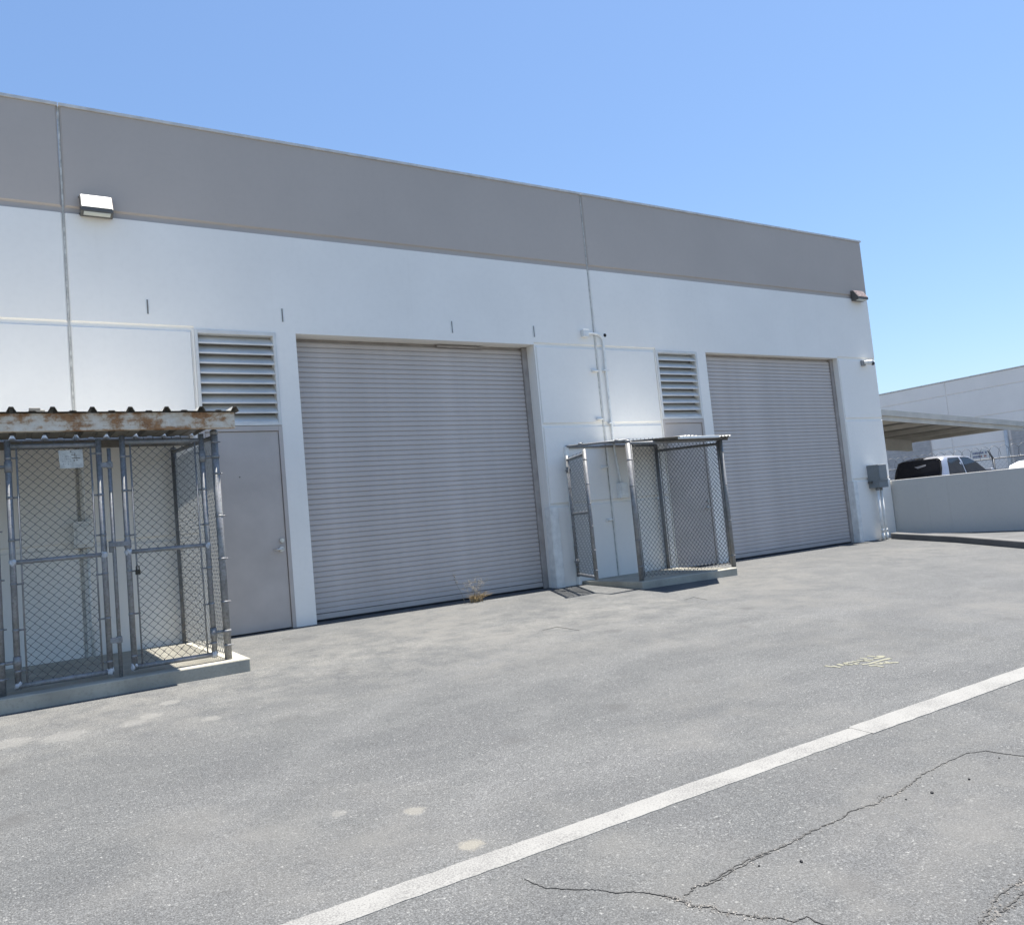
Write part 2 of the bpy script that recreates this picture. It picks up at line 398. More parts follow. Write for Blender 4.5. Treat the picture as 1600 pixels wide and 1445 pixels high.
# ------------------------------------------------------------------ ground
def ground():
    xs = [-160, -60, -25, -10] + [-6+i*1.0 for i in range(37)] + [40, 60, 110, 220]
    ys = [-160, -60, -25, -14] + [-13+i*0.5 for i in range(27)] + [0.6, 5, 12, 25, 60, 110, 220]
    ys = sorted(set(ys))
    mb = MB(); nx = len(xs)
    vs_ = []
    for y in ys:
        for x in xs:
            wob = 0.0
            vs_.append((x, y, gz(x, y)+wob))
    fs = [(j*nx+i, j*nx+i+1, (j+1)*nx+i+1, (j+1)*nx+i) for j in range(len(ys)-1) for i in range(nx-1)]
    mb.add(vs_, fs, True)
    return mb.build('ground', ASPHALT, kind='structure')
GROUND = ground()
def gw(x, y):   # ground height as built (bilinear over the grid is close to this)
    wob = 0.0
    return gz(x, y)+wob

def ribbon(pts, width, name, mat, parent, lift, jit=0.0, sub=6, taper=True, jw=0.5):
    pts = [Vector((p[0], p[1], 0)) for p in pts]
    fine = []
    for a, b in zip(pts[:-1], pts[1:]):
        for k in range(sub): fine.append(a.lerp(b, k/sub))
    fine.append(pts[-1])
    n = len(fine); mb = MB(); vs_ = []
    for i, p in enumerate(fine):
        d = (fine[min(i+1, n-1)]-fine[max(i-1, 0)]).normalized(); t = Vector((-d.y, d.x, 0))
        p = p + t*random.uniform(-jit, jit)
        w = width*(1+random.uniform(-jw, jw))
        if taper: w *= min(1.0, 0.25+min(i, n-1-i)/8)
        for sgn in (-1, 1):
            q = p+t*w*0.5*sgn
            vs_ += [(q.x, q.y, gw(q.x, q.y)-0.002), (q.x, q.y, gw(q.x, q.y)+lift)]
    fs = [(4*i+a, 4*i+b, 4*i+4+b, 4*i+4+a) for i in range(n-1) for a, b in ((0, 1), (1, 3), (3, 2))]
    mb.add(vs_, fs)
    return mb.build(name, mat, parent)

# white parking line: two strokes of the roller, the far one stepped sideways
def line_strip(x0, x1, ya, yb, name):
    mb = MB(); vs_ = []; n = int((x1-x0)/0.06)
    for i in range(n+1):
        x = x0+(x1-x0)*i/n
        for y in (ya, yb):
            q = y+random.uniform(-.0035, .0035)
            vs_ += [(x, q, gw(x, q)-0.003), (x, q, gw(x, q)+0.0025)]
    mb.add(vs_, [(4*i+a, 4*i+b, 4*i+4+b, 4*i+4+a) for i in range(n) for a, b in ((0, 1), (1, 3), (3, 2))])
    return mb.build(name, LINEPAINT, GROUND)
line_strip(-9, 4.06, -7.005, -6.872, 'painted_line')
line_strip(4.0, 16, -7.022, -6.862, 'painted_line').location.z = 0.0015

# cracks in the asphalt
cA = [(1.604,-7.151),(1.608,-7.211),(1.629,-7.268),(1.678,-7.321),(1.733,-7.367),(1.775,-7.409),(1.802,-7.458),(1.856,-7.493),(1.888,-7.527),(1.915,-7.574),(1.936,-7.617),(1.948,-7.649),(1.943,-7.697),(1.966,-7.721),(1.994,-7.739),(1.998,-7.787),(2.026,-7.833),(2.069,-7.899),(2.116,-7.939),(2.132,-7.978),(2.19,-7.984),(2.188,-8.048),(2.25,-8.2),(2.24,-8.5)]
cB = [(1.981,-7.631),(2.043,-7.608),(2.116,-7.617),(2.212,-7.605),(2.345,-7.591),(2.45,-7.592),(2.585,-7.599),(2.737,-7.584),(2.889,-7.588),(3.047,-7.567),(3.162,-7.592),(3.248,-7.568),(3.307,-7.588),(3.454,-7.562),(3.643,-7.526),(3.846,-7.515)]
cB2 = [(3.846,-7.515),(4.043,-7.513),(4.143,-7.554),(4.164,-7.647),(4.193,-7.713),(4.3,-7.9),(4.35,-8.2)]
cC = [(2.40,-8.55),(2.561,-8.353),(2.669,-8.327),(2.787,-8.301),(2.882,-8.298),(2.948,-8.304),(3.2,-8.28),(3.6,-8.3)]
cD = [(2.45,-8.5),(2.59,-8.367),(2.678,-8.356),(2.783,-8.355),(2.865,-8.343),(3.1,-8.35),(3.5,-8.36)]
ribbon(cA, 0.0034, 'crack', CRACK, GROUND, 0.003, 0.004, 5)
ribbon([(1.93,-7.61),(1.95,-7.66),(1.955,-7.70),(1.985,-7.74)], 0.010, 'crack', CRACK, GROUND, 0.003, 0.004, 5)
ribbon(cB, 0.005, 'crack', CRACK, GROUND, 0.003, 0.007, 7, True, 0.8)
ribbon([(p[0]+.01, p[1]-.012) for p in cB[1:6]], 0.003, 'crack', CRACK, GROUND, 0.003, 0.006, 7, True, 0.9)
ribbon(cB2, 0.0026, 'crack', CRACK, GROUND, 0.003, 0.004, 5)
ribbon(cC, 0.004, 'crack', CRACK, GROUND, 0.003, 0.006, 6, True, 0.8)
ribbon(cD, 0.005, 'crack', CRACK, GROUND, 0.003, 0.006, 6, True, 0.8)
ribbon([(4.654,-2.768),(4.879,-2.705),(4.891,-3.09)], 0.008, 'crack', CRACK, GROUND, 0.003, 0.006, 6)
ribbon([(6.952,-2.499),(7.161,-2.441),(7.094,-2.735)], 0.008, 'crack', CRACK, GROUND, 0.003, 0.006, 6)
# crumbs of aggregate along the cracks
def crumbs(paths, n, name, mat, spread, smin, smax):
    mb = MB()
    for k in range(n):
        path = random.choice(paths); i = random.randrange(len(path)-1); t = random.random()
        x = path[i][0]*(1-t)+path[i+1][0]*t+random.gauss(0, spread); y = path[i][1]*(1-t)+path[i+1][1]*t+random.gauss(-spread*.4, spread)
        s_ = random.uniform(smin, smax); z = gw(x, y)+0.002
        a = random.random()*6
        p = [Vector((math.cos(a+q*2.09)*s_, math.sin(a+q*2.09)*s_, 0)) for q in range(3)]
        mb.add([(x+p[0].x, y+p[0].y, z), (x+p[1].x, y+p[1].y, z), (x+p[2].x, y+p[2].y, z), (x, y, z+s_*0.9)], [(0, 1, 3), (1, 2, 3), (2, 0, 3)])
    return mb.build(name, mat, GROUND, kind='stuff')
crumbs([cA[9:20], cB, cC, cD], 700, 'crack_crumbs', GRAVEL, 0.012, 0.002, 0.005)

# sprayed yellow layout writing, worn to fragments
strokes = [[(5.16,-5.857),(5.161,-5.897)],[(5.187,-5.888),(5.183,-5.962)],[(5.259,-5.88),(5.253,-5.939)],[(5.319,-5.896),(5.388,-5.924)],[(5.295,-5.935),(5.307,-5.963)],[(5.316,-5.907),(5.295,-5.949)],[(5.405,-5.916),(5.412,-5.952)],[(5.354,-5.965),(5.347,-5.983)],[(5.463,-5.916),(5.467,-5.949)],[(5.533,-5.895),(5.552,-5.918)],[(5.472,-5.955),(5.483,-5.996)],[(5.504,-5.937),(5.536,-5.995)],[(5.632,-5.891),(5.64,-5.93)],[(5.579,-5.971),(5.667,-5.992)],[(5.652,-5.944),(5.684,-5.998)],[(5.677,-5.945),(5.696,-5.968)],[(5.356,-6.021),(5.41,-6.045),(5.581,-6.044),(5.662,-6.056)],[(5.367,-6.086),(5.388,-6.111)],[(5.441,-6.08),(5.464,-6.108)],[(5.393,-6.129),(5.391,-6.16)],[(5.486,-6.089),(5.511,-6.119)],[(5.548,-6.087),(5.522,-6.15)],[(5.549,-6.137),(5.572,-6.164)]]
for st in strokes:
    a, b = Vector(st[0]), Vector(st[-1])
    if len(st) == 2 and (b-a).length < 0.05:
        d = (b-a).normalized()*0.012; st = [tuple(a-d), tuple(b+d)]
    ribbon(st, 0.028, 'sprayed_mark', YELLOWPAINT, GROUND, 0.003, 0.002, 4, False, 0.25)

# stones on the asphalt
spots = [(2.49,-7.729,0.0068,'larger dark stone on the asphalt beside the long crack, nearest the camera'),
         (2.346,-7.649,0.0050,'small dark pebble on the asphalt just left of the nearest stone'),
         (3.449,-7.679,0.0068,'dark stone beyond the middle of the crack, larger of the pair there'),
         (3.717,-7.70,0.0062,'round black stone standing alone farther along the crack'),
         (3.303,-7.646,0.0043,'tiny black pebble just left of the paired stones by the crack'),
         (4.086,-7.648,0.0043,'black pebble under the bend where the crack turns right')]
for x, y, r, lab in spots:
    bm = bmesh.new(); bmesh.ops.create_icosphere(bm, subdivisions=2, radius=r)
    for v in bm.verts: v.co *= 1+0.45*noise.noise(v.co*130+Vector((x*9, y*9, 0))); v.co.z *= 0.75
    me = bpy.data.meshes.new('pebble'); bm.to_mesh(me); bm.free(); me.materials.append(STONE)
    tag(link('pebble', me, loc=(x, y, gw(x, y)+r*0.55)), lab, 'stone', 'loose stones on the asphalt')

# ------------------------------------------------------------------ warehouse
BLD = thing('warehouse', 'long tilt-up concrete warehouse, white walls with a grey top band and two roll-up doors', 'building')
GROOVE = 0.022
def block(mb, x0, x1, z0, z1, ch='lrbt', c=0.016, depth=GROOVE, y=0.0):
    # front slab whose chosen edges slope back into the groove
    l = c if 'l' in ch else 0; r = c if 'r' in ch else 0; b = c if 'b' in ch else 0; t = c if 't' in ch else 0
    F = [(x0+l, y, z0+b), (x1-r, y, z0+b), (x1-r, y, z1-t), (x0+l, y, z1-t)]
    B = [(x0, y+depth, z0), (x1, y+depth, z0), (x1, y+depth, z1), (x0, y+depth, z1)]
    mb.add(F+B, [(0, 1, 2, 3), (4, 5, 1, 0), (5, 6, 2, 1), (6, 7, 3, 2), (7, 4, 0, 3)])
HEAD = 3.68; TOP = 6.19; WT = 0.30
D1 = (3.135, 6.79); M1 = (1.905, 2.88); D2 = (10.41, 14.08); M2 = (9.24, 10.19)
def wall_panel(x0, x1, openings):
    g = 0.012
    a, b = x0+g, x1-g
    back = MB(); front = MB(); up = MB()
    ops = sorted(openings)
    # solid backing, with openings left open
    back.box(a, b, GROOVE, WT, HEAD, 4.945)
    cur = a
    for o in ops:
        if o[0] > cur+1e-4: back.box(cur, o[0], GROOVE, WT, -0.5, HEAD)
        cur = o[1]
    if cur < b: back.box(cur, b, GROOVE, WT, -0.5, HEAD)
    # face slabs
    spans = []; cur = a
    for o in ops:
        spans.append((cur, o[0])); cur = o[1]
    spans.append((cur, b))
    narrow = [s for s in spans if s[1]-s[0] < 0.4]
    wide = [s for s in spans if s[1]-s[0] >= 0.4]
    for s0, s1 in wide:
        e0 = s0 if abs(s0-a) < 1e-6 else s0+0.028
        e1 = s1 if abs(s1-b) < 1e-6 else s1-0.028
        for z0, z1 in ((-0.5, 1.20), (1.24, 2.42), (2.46, 3.66)): block(front, e0, e1, z0, z1)
        if abs(s0-a) > 1e-6: block(front, s0, s0+0.018, -0.5, HEAD, '')
        if abs(s1-b) > 1e-6: block(front, s1-0.018, s1, -0.5, HEAD, '')
        block(front, s0, s1, 3.70, 4.945, ('l' if abs(s0-a) < 1e-6 else '')+('r' if abs(s1-b) < 1e-6 else '')+'b')
    for s0, s1 in narrow: block(front, s0, s1, -0.5, HEAD, '')
    if ops: 
        block(front, wide[0][1] if wide[0][0] == a else a, ops[-1][1], HEAD, 4.945, '')
    o = front.build('wall_panel', WHITE, BLD); back.build('panel_core', WHITE, o)
    back2 = MB(); back2.box(a, b, GROOVE, WT, 4.945, TOP); 
    block(up, a, b, 5.015, TOP, 'lrb', 0.02, GROOVE)
    ob = up.build('wall_panel', BAND, BLD); back2.build('panel_core', BAND, ob)
    ob['label'] = 'grey painted top band panel'
    cp = MB(); cp.prism([(-0.018, TOP+0.002), (-0.018, TOP+0.035), (WT*0.5, TOP+0.04), (WT+0.01, TOP+0.035), (WT+0.01, TOP+0.002)], x0+0.004, x1-0.004)
    cp.build('coping', COPING, BLD)
wall_panel(-9.0, 0.6, [])
wall_panel(0.6, 7.98, [M1, D1])
wall_panel(7.98, 15.34, [M2, D2])
# caulked joints between the panels
for xj in (0.6, 7.98):
    mb = MB(); vs_ = []; n = 90
    for i in range(n+1):
        z = -0.4+(TOP+0.4)*i/n
        for sx in (-1, 1):
            vs_.append((xj+sx*(0.0105+0.0), 0.015+random.uniform(0, 0.005), z))
    mb.add(vs_, [(2*i, 2*i+1, 2*i+3, 2*i+2) for i in range(n)])
    mb.build('joint_sealant', CAULK, BLD)
# side and rear walls, roof
mb = MB(); mb.box(15.04, 15.338, WT+0.002, 24, -0.5, 4.945); mb.box(-9, 15.03, 23.7, 23.99, -0.5, 4.945)
mb.box(-9, -8.7, WT+0.002, 23.69, -0.5, 4.945); mb.build('wall_panel', WHITE, BLD)
mb = MB(); mb.box(15.04, 15.338, WT+0.012, 24, 4.947, TOP+.03); mb.box(-9, 15.03, 23.7, 23.99, 4.947, TOP); mb.box(-9, -8.7, WT+0.012, 23.69, 4.947, TOP)
mb.build('wall_panel', BAND, BLD)
mb = MB(); mb.box(-8.69, 15.03, WT+0.01, 23.69, 5.5, 5.6); mb.build('roof', simple('roof_membrane', (0.5, 0.5, 0.48), 0.8), BLD)

# roll-up doors
PITCH = 0.0667
def roll_up(x0, x1, ydoor, label):
    L = x1-x0
    g0, g1 = 0.05, 0.09
    mb = MB(); mb.box(x0+0.002, x1-0.002, ydoor+0.03, WT+0.2, HEAD-0.16, HEAD-0.003)
    door = mb.build('roll_up_door', GUIDE, BLD); door['label'] = label
    mb = MB(); mb.box(x0+0.002, x0+g0, ydoor-0.03, ydoor+0.029, 0.0, HEAD-0.004); mb.build('guide_rail', GUIDE, door, 0.003)
    mb = MB(); mb.box(x1-g1, x1-0.002, ydoor-0.03, ydoor+0.029, 0.0, HEAD-0.004); mb.build('guide_rail', GUIDE, door, 0.003)
    prof = [(0.015, 0.0), (0.003, 0.002), (0.0, 0.006), (0.0, 0.028), (0.0, 0.050), (0.003, 0.054), (0.015, 0.057), (0.015, PITCH), (0.026, PITCH), (0.026, 0.0)]
    s = MB(); s.prism([(a, b) for a, b in prof], x0+g0+0.004, x1-g1-0.004)
    me = None; z = 0.10
    while z < HEAD-0.05:
        if me is None:
            o = s.build('slat', SLATGREY, door); me = o.data
        else: o = link('slat', me, door)
        o.location = (0, ydoor+random.uniform(-0.0015, 0.0015), z); z += PITCH
    b = MB(); b.prism([(0.0, 0.025), (-0.006, 0.03), (-0.006, 0.093), (0.03, 0.097), (0.03, 0.025)], x0+g0+0.004, x1-g1-0.004)
    ob = b.build('bottom_bar', DOORGREY, door); ob.location.y = ydoor
    b = MB(); b.prism([(-0.004, 0.0), (-0.012, 0.012), (-0.004, 0.024), (0.02, 0.024), (0.02, 0.0)], x0+g0+0.004, x1-g1-0.004)
    ob = b.build('rubber_seal', RUBBER, door); ob.location.y = ydoor
    # sill under the door
    b = MB(); b.box(x0+0.002, x1-0.002, 0.02, ydoor+0.3, -0.2, -0.004); b.build('sill', PADCON, door)
    return door
roll_up(D1[0], D1[1], 0.24, 'roll-up door beside the covered cage')
roll_up(D2[0], D2[1], 0.14, 'roll-up door at the far end of the wall')
# small tag on the first door's head
mb = MB(); mb.box(5.25, 6.0, 0.20, 0.23, HEAD-0.05, HEAD-0.02); mb.build('head_bracket', GUIDE, BLD)

# corner guards at the door jambs
for xg, w in ((D1[1], 0.13), (D2[1], 0.10)):
    mb = MB(); mb.box(xg+0.0, xg+w, -0.035, -0.002, -0.02, 1.20); mb.box(xg-0.02, xg-0.002, -0.035, 0.12, -0.02, 1.20)
    mb.build('corner_guard', WHITEPAINT, BLD, 0.006)

# personnel doors with louvres above
def man_door(x0, x1):
    mb = MB(); zt = 2.50
    mb.box(x0+0.002, x0+0.05, 0.0-0.006, 0.14, -0.03, zt); mb.box(x1-0.05, x1-0.002, -0.006, 0.14, -0.03, zt)
    mb.box(x0+0.05, x1-0.05, -0.006, 0.14, 2.435, zt)
    fr = mb.build('door', DOORGREY, BLD, 0.004)
    mb = MB(); mb.box(x0+0.055, x1-0.055, 0.012, 0.057, 0.012, 2.43); leaf = mb.build('door_leaf', DOORGREY, fr, 0.003)
    mb = MB(); mb.box(x0+0.05, x1-0.05, 0.06, 0.14, -0.03, 2.435); mb.build('door_stop', DARK, fr)
    mb = MB(); mb.box(x0+0.05, x1-0.05, -0.02, 0.06, -0.05, 0.004); mb.build('threshold', RUBBER, fr)
    xl = x1-0.115
    mb = MB(); mb.tube([(xl, 0.012, 0.97), (xl, -0.008, 0.97)], 0.032, 16); mb.tube([(xl, -0.008, 0.97), (xl, -0.055, 0.97), (xl-0.015, -0.062, 0.97), (xl-0.115, -0.06, 0.967)], 0.011, 10)
    mb.build('lever_handle', STEEL, fr)
    mb = MB(); mb.tube([(xl+0.01, 0.012, 1.075), (xl+0.01, -0.014, 1.075)], 0.026, 16); mb.tube([(xl+0.01, -0.014, 1.075), (xl+0.01, -0.02, 1.075)], 0.014, 12)
    mb.build('deadbolt', STEEL, fr)
    mb = MB(); mb.tube([(x0+0.42, 0.012, 1.88), (x0+0.42, 0.006, 1.88)], 0.008, 10); mb.build('peephole', BLACKMETAL, fr)
    # louvre
    mb = MB(); z0, z1 = zt+0.004, HEAD-0.002
    mb.box(x0+0.002, x0+0.04, -0.012, 0.13, z0, z1); mb.box(x1-0.04, x1-0.002, -0.012, 0.13, z0, z1)
    mb.box(x0+0.04, x1-0.04, -0.012, 0.13, z1-0.045, z1); mb.box(x0+0.04, x1-0.04, -0.012, 0.13, z0, z0+0.03)
    lv = mb.build('louvre', LOUVER, BLD, 0.003)
    mb = MB(); mb.box(x0+0.01, x1-0.01, 0.132, 0.15, z0, z1); mb.build('bird_screen', SCREEN, lv)
    n = 9; p = (z1-0.045-z0-0.03)/n
    b = MB(); b.prism([(0.002, 0.0), (0.0, 0.018), (0.012, 0.026), (0.115, 0.118), (0.118, 0.114), (0.016, 0.02), (0.008, 0.0)], x0+0.041, x1-0.041)
    me = None
    for k in range(n):
        if me is None: o = b.build('louvre_blade', LOUVER, lv); me = o.data
        else: o = link('louvre_blade', me, lv)
        o.location = (0, 0, z0+0.03+k*p)
    return fr
man_door(*M1); man_door(*M2)

# cast-in anchor slots
def slot(x, z, horiz=False):
    mb = MB(); L = 0.17 if not horiz else 0.14
    if horiz:
        mb.box(x-L/2, x+L/2, -0.006, -0.001, z-0.022, z-0.010); mb.box(x-L/2, x+L/2, -0.006, -0.001, z+0.010, z+0.022)
    else:
        mb.box(x-0.022, x-0.009, -0.006, -0.001, z-L/2, z+L/2); mb.box(x+0.009, x+0.022, -0.006, -0.001, z-L/2, z+L/2)
    o = mb.build('anchor_slot', WHITEPAINT, BLD)
    mb = MB()
    if horiz: mb.box(x-L/2, x+L/2, -0.003, -0.001, z-0.0098, z+0.0098)
    else: mb.box(x-0.0088, x+0.0088, -0.003, -0.001, z-L/2, z+L/2)
    mb.build('slot_gap', simple('slot_shadow', (0.22, 0.21, 0.20), 0.8) if 'slot_shadow' not in bpy.data.materials else bpy.data.materials['slot_shadow'], o)
for x, z in ((1.412, 3.92), (2.982, 3.91), (5.406, 3.88), (6.812, 3.882)): slot(x, z)
# horizontal pipe stubs beside the joint
for z in (3.291, 2.519, 1.757, 0.924):
    mb = MB(); x = 7.905
    mb.tube([(x-0.065, -0.028, z), (x+0.05, -0.028, z)], 0.017, 10); mb.tube([(x-0.065, -0.028, z), (x-0.075, -0.028, z)], 0.024, 10)
    mb.box(x-0.05, x+0.04, -0.014, -0.001, z-0.012, z+0.012)
    mb.build('pipe_stub', WHITEPAINT, BLD)
mb = MB(); mb.tube([(8.188, 0.0, 3.884), (8.188, -0.006, 3.884)], 0.028, 14); mb.build('wall_plug', DARK, BLD)

# ------------------------------------------------------------------ wall lamps
def wall_lamp(x0, x1, zb, zt, dep, cover, label):
    t = thing('wall_lamp', label, 'wall lamp', group='wall pack lamps under the band')
    H = zt-zb
    mb = MB(); mb.prism([(-0.002, zt), (-0.06, zt-0.005), (-dep, zb+H*0.20), (-dep, zb+H*0.02), (-0.05, zb-H*0.06), (-0.002, zb-H*0.02)], x0, x1)
    mb.build('housing', BLACKMETAL, t, 0.006)
    # sloping cover plate on the top
    a = Vector((0, -0.06, zt-0.005)); b = Vector((0, -dep, zb+H*0.20)); d = (b-a); nrm = Vector((0, d.z, -d.y)).normalized()
    if nrm.y > 0: nrm = -nrm
    mb = MB(); q = [a+d*0.03+nrm*0.002, a+d*0.97+nrm*0.002, a+d*0.97+nrm*0.007, a+d*0.03+nrm*0.007]
    mb.prism([(p.y, p.z) for p in q], x0+0.012, x1-0.012)
    for k in range(1, 24):
        x = x0+0.012+(x1-x0-0.024)*k/24
        q2 = [a+d*0.05+nrm*0.007, a+d*0.95+nrm*0.007, a+d*0.95+nrm*0.0105, a+d*0.05+nrm*0.0105]
        mb.prism([(p.y, p.z) for p in q2], x-0.0025, x+0.0025)
    mb.build('cover', cover, t)
    # lens underneath, facing down and out
    a = Vector((0, -dep, zb+H*0.02)); b = Vector((0, -0.05, zb-H*0.06)); d = b-a; nrm = Vector((0, d.z, -d.y)).normalized()
    if nrm.z > 0: nrm = -nrm
    mb = MB(); q = [a+d*0.08+nrm*0.001, a+d*0.75+nrm*0.001, a+d*0.75+nrm*0.006, a+d*0.08+nrm*0.006]
    mb.prism([(p.y, p.z) for p in q], x0+0.03, x1-0.03); mb.build('lens', LENS, t)
    mb = MB(); mb.tube([(x0-0.012, -0.03, zt-0.03), (x0+0.01, -0.03, zt-0.03)], 0.012, 8); mb.tube([(x0-0.012, -0.03, zb+0.01), (x0+0.01, -0.03, zb+0.01)], 0.012, 8)
    mb.build('hinge_pin', BLACKMETAL, t)
wall_lamp(0.765, 1.095, 4.93, 5.165, 0.16, WHITEPAINT, 'wall lamp with bright white sloping cover, upper left by the panel joint')
wall_lamp(14.78, 15.11, 4.90, 5.11, 0.17, BROWNLAMP, 'bronze-brown wedge wall lamp at the right corner of the building')

# ------------------------------------------------------------------ camera, conduit, boxes on the wall
t = thing('security_camera', 'small white dome security camera high on the right pilaster', 'camera')
mb = MB(); mb.box(14.82, 14.93, -0.05, -0.001, 3.54, 3.65); mb.build('mount', simple('camera_mount_grey', (0.3, 0.3, 0.3), 0.5), t, 0.004)
mb = MB(); mb.tube([(14.885, -0.05, 3.60), (14.91, -0.12, 3.595)], 0.04, 14); mb.tube([(14.93, -0.075, 3.605), (14.985, -0.15, 3.585)], [0.05, 0.055], 14); mb.build('housing', WHITEPAINT, t)
bm = bmesh.new(); bmesh.ops.create_uvsphere(bm, u_segments=16, v_segments=10, radius=0.042)
me = bpy.data.meshes.new('dome'); bm.to_mesh(me); bm.free(); me.materials.append(GLASS); me.shade_smooth()
link('dome', me, t, loc=(14.995, -0.155, 3.565))

t = thing('conduit_run', 'white conduit from wall box bending down beside the panel joint to the open cage', 'conduit')
mb = MB(); mb.box(7.705, 7.815, -0.075, -0.001, 3.83, 3.945); mb.build('junction_box', WHITEPAINT, t, 0.006)
pts = [(7.815, -0.04, 3.89), (7.99, -0.035, 3.887)] + [(7.99+0.12*math.sin(a), -0.035, 3.767+0.12*math.cos(a)) for a in [math.pi/2*k/8 for k in range(1, 9)]] + [(8.112, -0.035, 2.3), (8.118, -0.035, 2.0), (8.165, -0.035, 1.62), (8.17, -0.035, 1.49)]
mb = MB(); mb.tube(pts, 0.0185, 12); mb.build('pipe', WHITEPAINT, t)
for z in (3.3, 2.45):
    mb = MB(); mb.box(8.06, 8.165, -0.053, -0.001, z-0.011, z+0.011); mb.build('strap', WHITEPAINT, t)
mb = MB(); mb.box(8.105, 8.27, -0.09, -0.001, 1.25, 1.49); bx = mb.build('outlet_box', WHITEPAINT, t, 0.006)
mb = MB(); mb.box(8.13, 8.245, -0.102, -0.0905, 1.28, 1.46); mb.build('box_cover', WHITEPAINT, bx, 0.004)

t = thing('electrical_box', 'white electrical box with conduits on the wall inside the covered cage', 'electrical box')
mb = MB(); mb.box(0.53, 0.715, -0.10, -0.001, 1.19, 1.48); bx = mb.build('enclosure', WHITEPAINT, t, 0.008)
mb = MB(); mb.box(0.56, 0.69, -0.115, -0.101, 1.22, 1.43); mb.build('box_cover', WHITEPAINT, bx, 0.005)
mb = MB(); mb.tube([(0.65, -0.03, 1.48), (0.645, -0.03, 2.36)], 0.016, 10); mb.build('pipe', WHITEPAINT, t)
mb = MB(); mb.tube([(0.66, -0.03, 1.19), (0.665, -0.03, 0.03)], 0.016, 10); mb.build('pipe', WHITEPAINT, t)

t = thing('disconnect_box', 'grey steel electrical cabinet with two conduits at the building corner', 'electrical box')
mb = MB(); mb.box(14.58, 14.87, -0.245, -0.001, 1.03, 1.495); bx = mb.build('cabinet', BOXGREY, t, 0.008)
mb = MB(); mb.box(14.595, 14.855, -0.256, -0.2455, 1.20, 1.485); mb.build('cabinet_door', BOXGREY, bx, 0.004)
mb = MB(); mb.box(14.59, 14.86, -0.262, -0.2455, 1.165, 1.192); mb.build('rain_lip', BOXGREY, bx, 0.003)
mb = MB(); mb.box(14.54, 14.579, -0.10, -0.02, 1.13, 1.17); mb.build('switch_arm', BLACKMETAL, bx, 0.003)
for x, fz in ((14.66, 0.02), (14.78, 0.05)):
    mb = MB(); mb.tube([(x, -0.13, 1.03), (x, -0.13, -0.01)], 0.024, 12); o = mb.build('pipe', WHITEPAINT, t)
    mb = MB(); mb.tube([(x, -0.13, 0.0), (x, -0.13, 0.10), (x, -0.13, 0.105), (x, -0.13, 0.13)], [0.036, 0.036, 0.031, 0.031], 12); mb.tube([(x, -0.13, 0.16), (x, -0.13, 0.21)], 0.030, 12); mb.build('coupling', WHITEPAINT, o)
    mb = MB(); mb.tube([(x, -0.13, 0.98), (x, -0.13, 1.03)], 0.032, 12); mb.build('locknut', GALV, o)

# ------------------------------------------------------------------ concrete slabs
def slab(name, poly, ztop, zbot, mat, label, cat):
    mb = MB(); mb.prism(poly, zbot, ztop, 'z')
    o = mb.build(name, mat, None, 0.012)
    return tag(o, label, cat)
slab('concrete_slab', [(-2.30, 0.0-0.004), (-2.30, -2.22), (0.55, -2.212), (1.79, -2.205), (1.79, -0.004)], 0.02, -0.25, PADCON, 'low concrete slab with sunlit right corner under the roofed cage', 'slab')
slab('concrete_slab', [(7.25, -0.004), (7.33, -1.29), (9.10, -1.40), (9.10, -0.004)], 0.05, -0.25, PADCON, 'low concrete slab under the open-gated cage between the roll-up doors', 'slab')

# ------------------------------------------------------------------ chain link
DG = 0.0715
def chain_link(P, H, w, h, z0, name, parent, r=0.0037, bulge=0.0, mat=None):
    """woven zigzag wires: each wire hooks its neighbour; P = foot point (x,y), H = unit direction on the ground"""
    H = Vector((H[0], H[1], 0)).normalized(); Nn = Vector((H.y, -H.x, 0)); P = Vector((P[0], P[1], 0))
    mb = MB(); cw = DG/2; nw = int(w/cw); cw = w/nw; rows = int(h/(DG/2)); ch = h/rows
    vs_ = []; fs = []
    for i in range(nw):
        pts = []
        for j in range(rows+1):
            side = (i+j) % 2
            x = (i+side)*cw + (0.0025 if side else -0.0025)
            x = min(max(x, 0), w)
            z = z0+j*ch
            off = (0.0022 if side else -0.0022)
            bl = bulge*math.sin(math.pi*x/w)*math.sin(math.pi*(z-z0)/h)
            pts.append(P+H*x+Nn*(off+bl)+Vector((0, 0, z)))
        # three-sided wire
        o = len(vs_)
        for k, p in enumerate(pts):
            d = (pts[min(k+1, rows)]-pts[max(k-1, 0)]).normalized()
            hx = Nn; b = d.cross(hx).normalized()
            for q in range(3):
                a = 2.094*q
                vs_.append(p+(hx*math.cos(a)+b*math.sin(a))*r)
        for k in range(rows):
            for q in range(3):
                a = o+k*3+q; b2 = o+k*3+(q+1) % 3
                fs.append((a, b2, b2+3, a+3))
        # twisted barb at the top
        if i % 2 == rows % 2:
            p = pts[-1]
            o2 = len(vs_)
            for qd in ((0, 0), (0.004, 0.0)):
                pass
    mb.add(vs_, fs, True)
    o = mb.build(name, mat or WIRE, parent, fix=False, kind='stuff')
    return o
def barbs(P, H, w, z, parent, n=None):
    H = Vector((H[0], H[1], 0)).normalized(); P = Vector((P[0], P[1], 0)); mb = MB()
    n = int(w/DG)
    for i in range(n):
        x = (i+0.5)*w/n
        a = P+H*x+Vector((0, 0, z))
        mb.tube([a, a+Vector((0, 0, 0.035))+H*0.004], 0.0024, 4, False)
        mb.tube([a+H*0.003, a+Vector((0, 0, 0.032))-H*0.007], 0.0024, 4, False)
    return mb.build('wire_ends', WIRE, parent, kind='stuff')
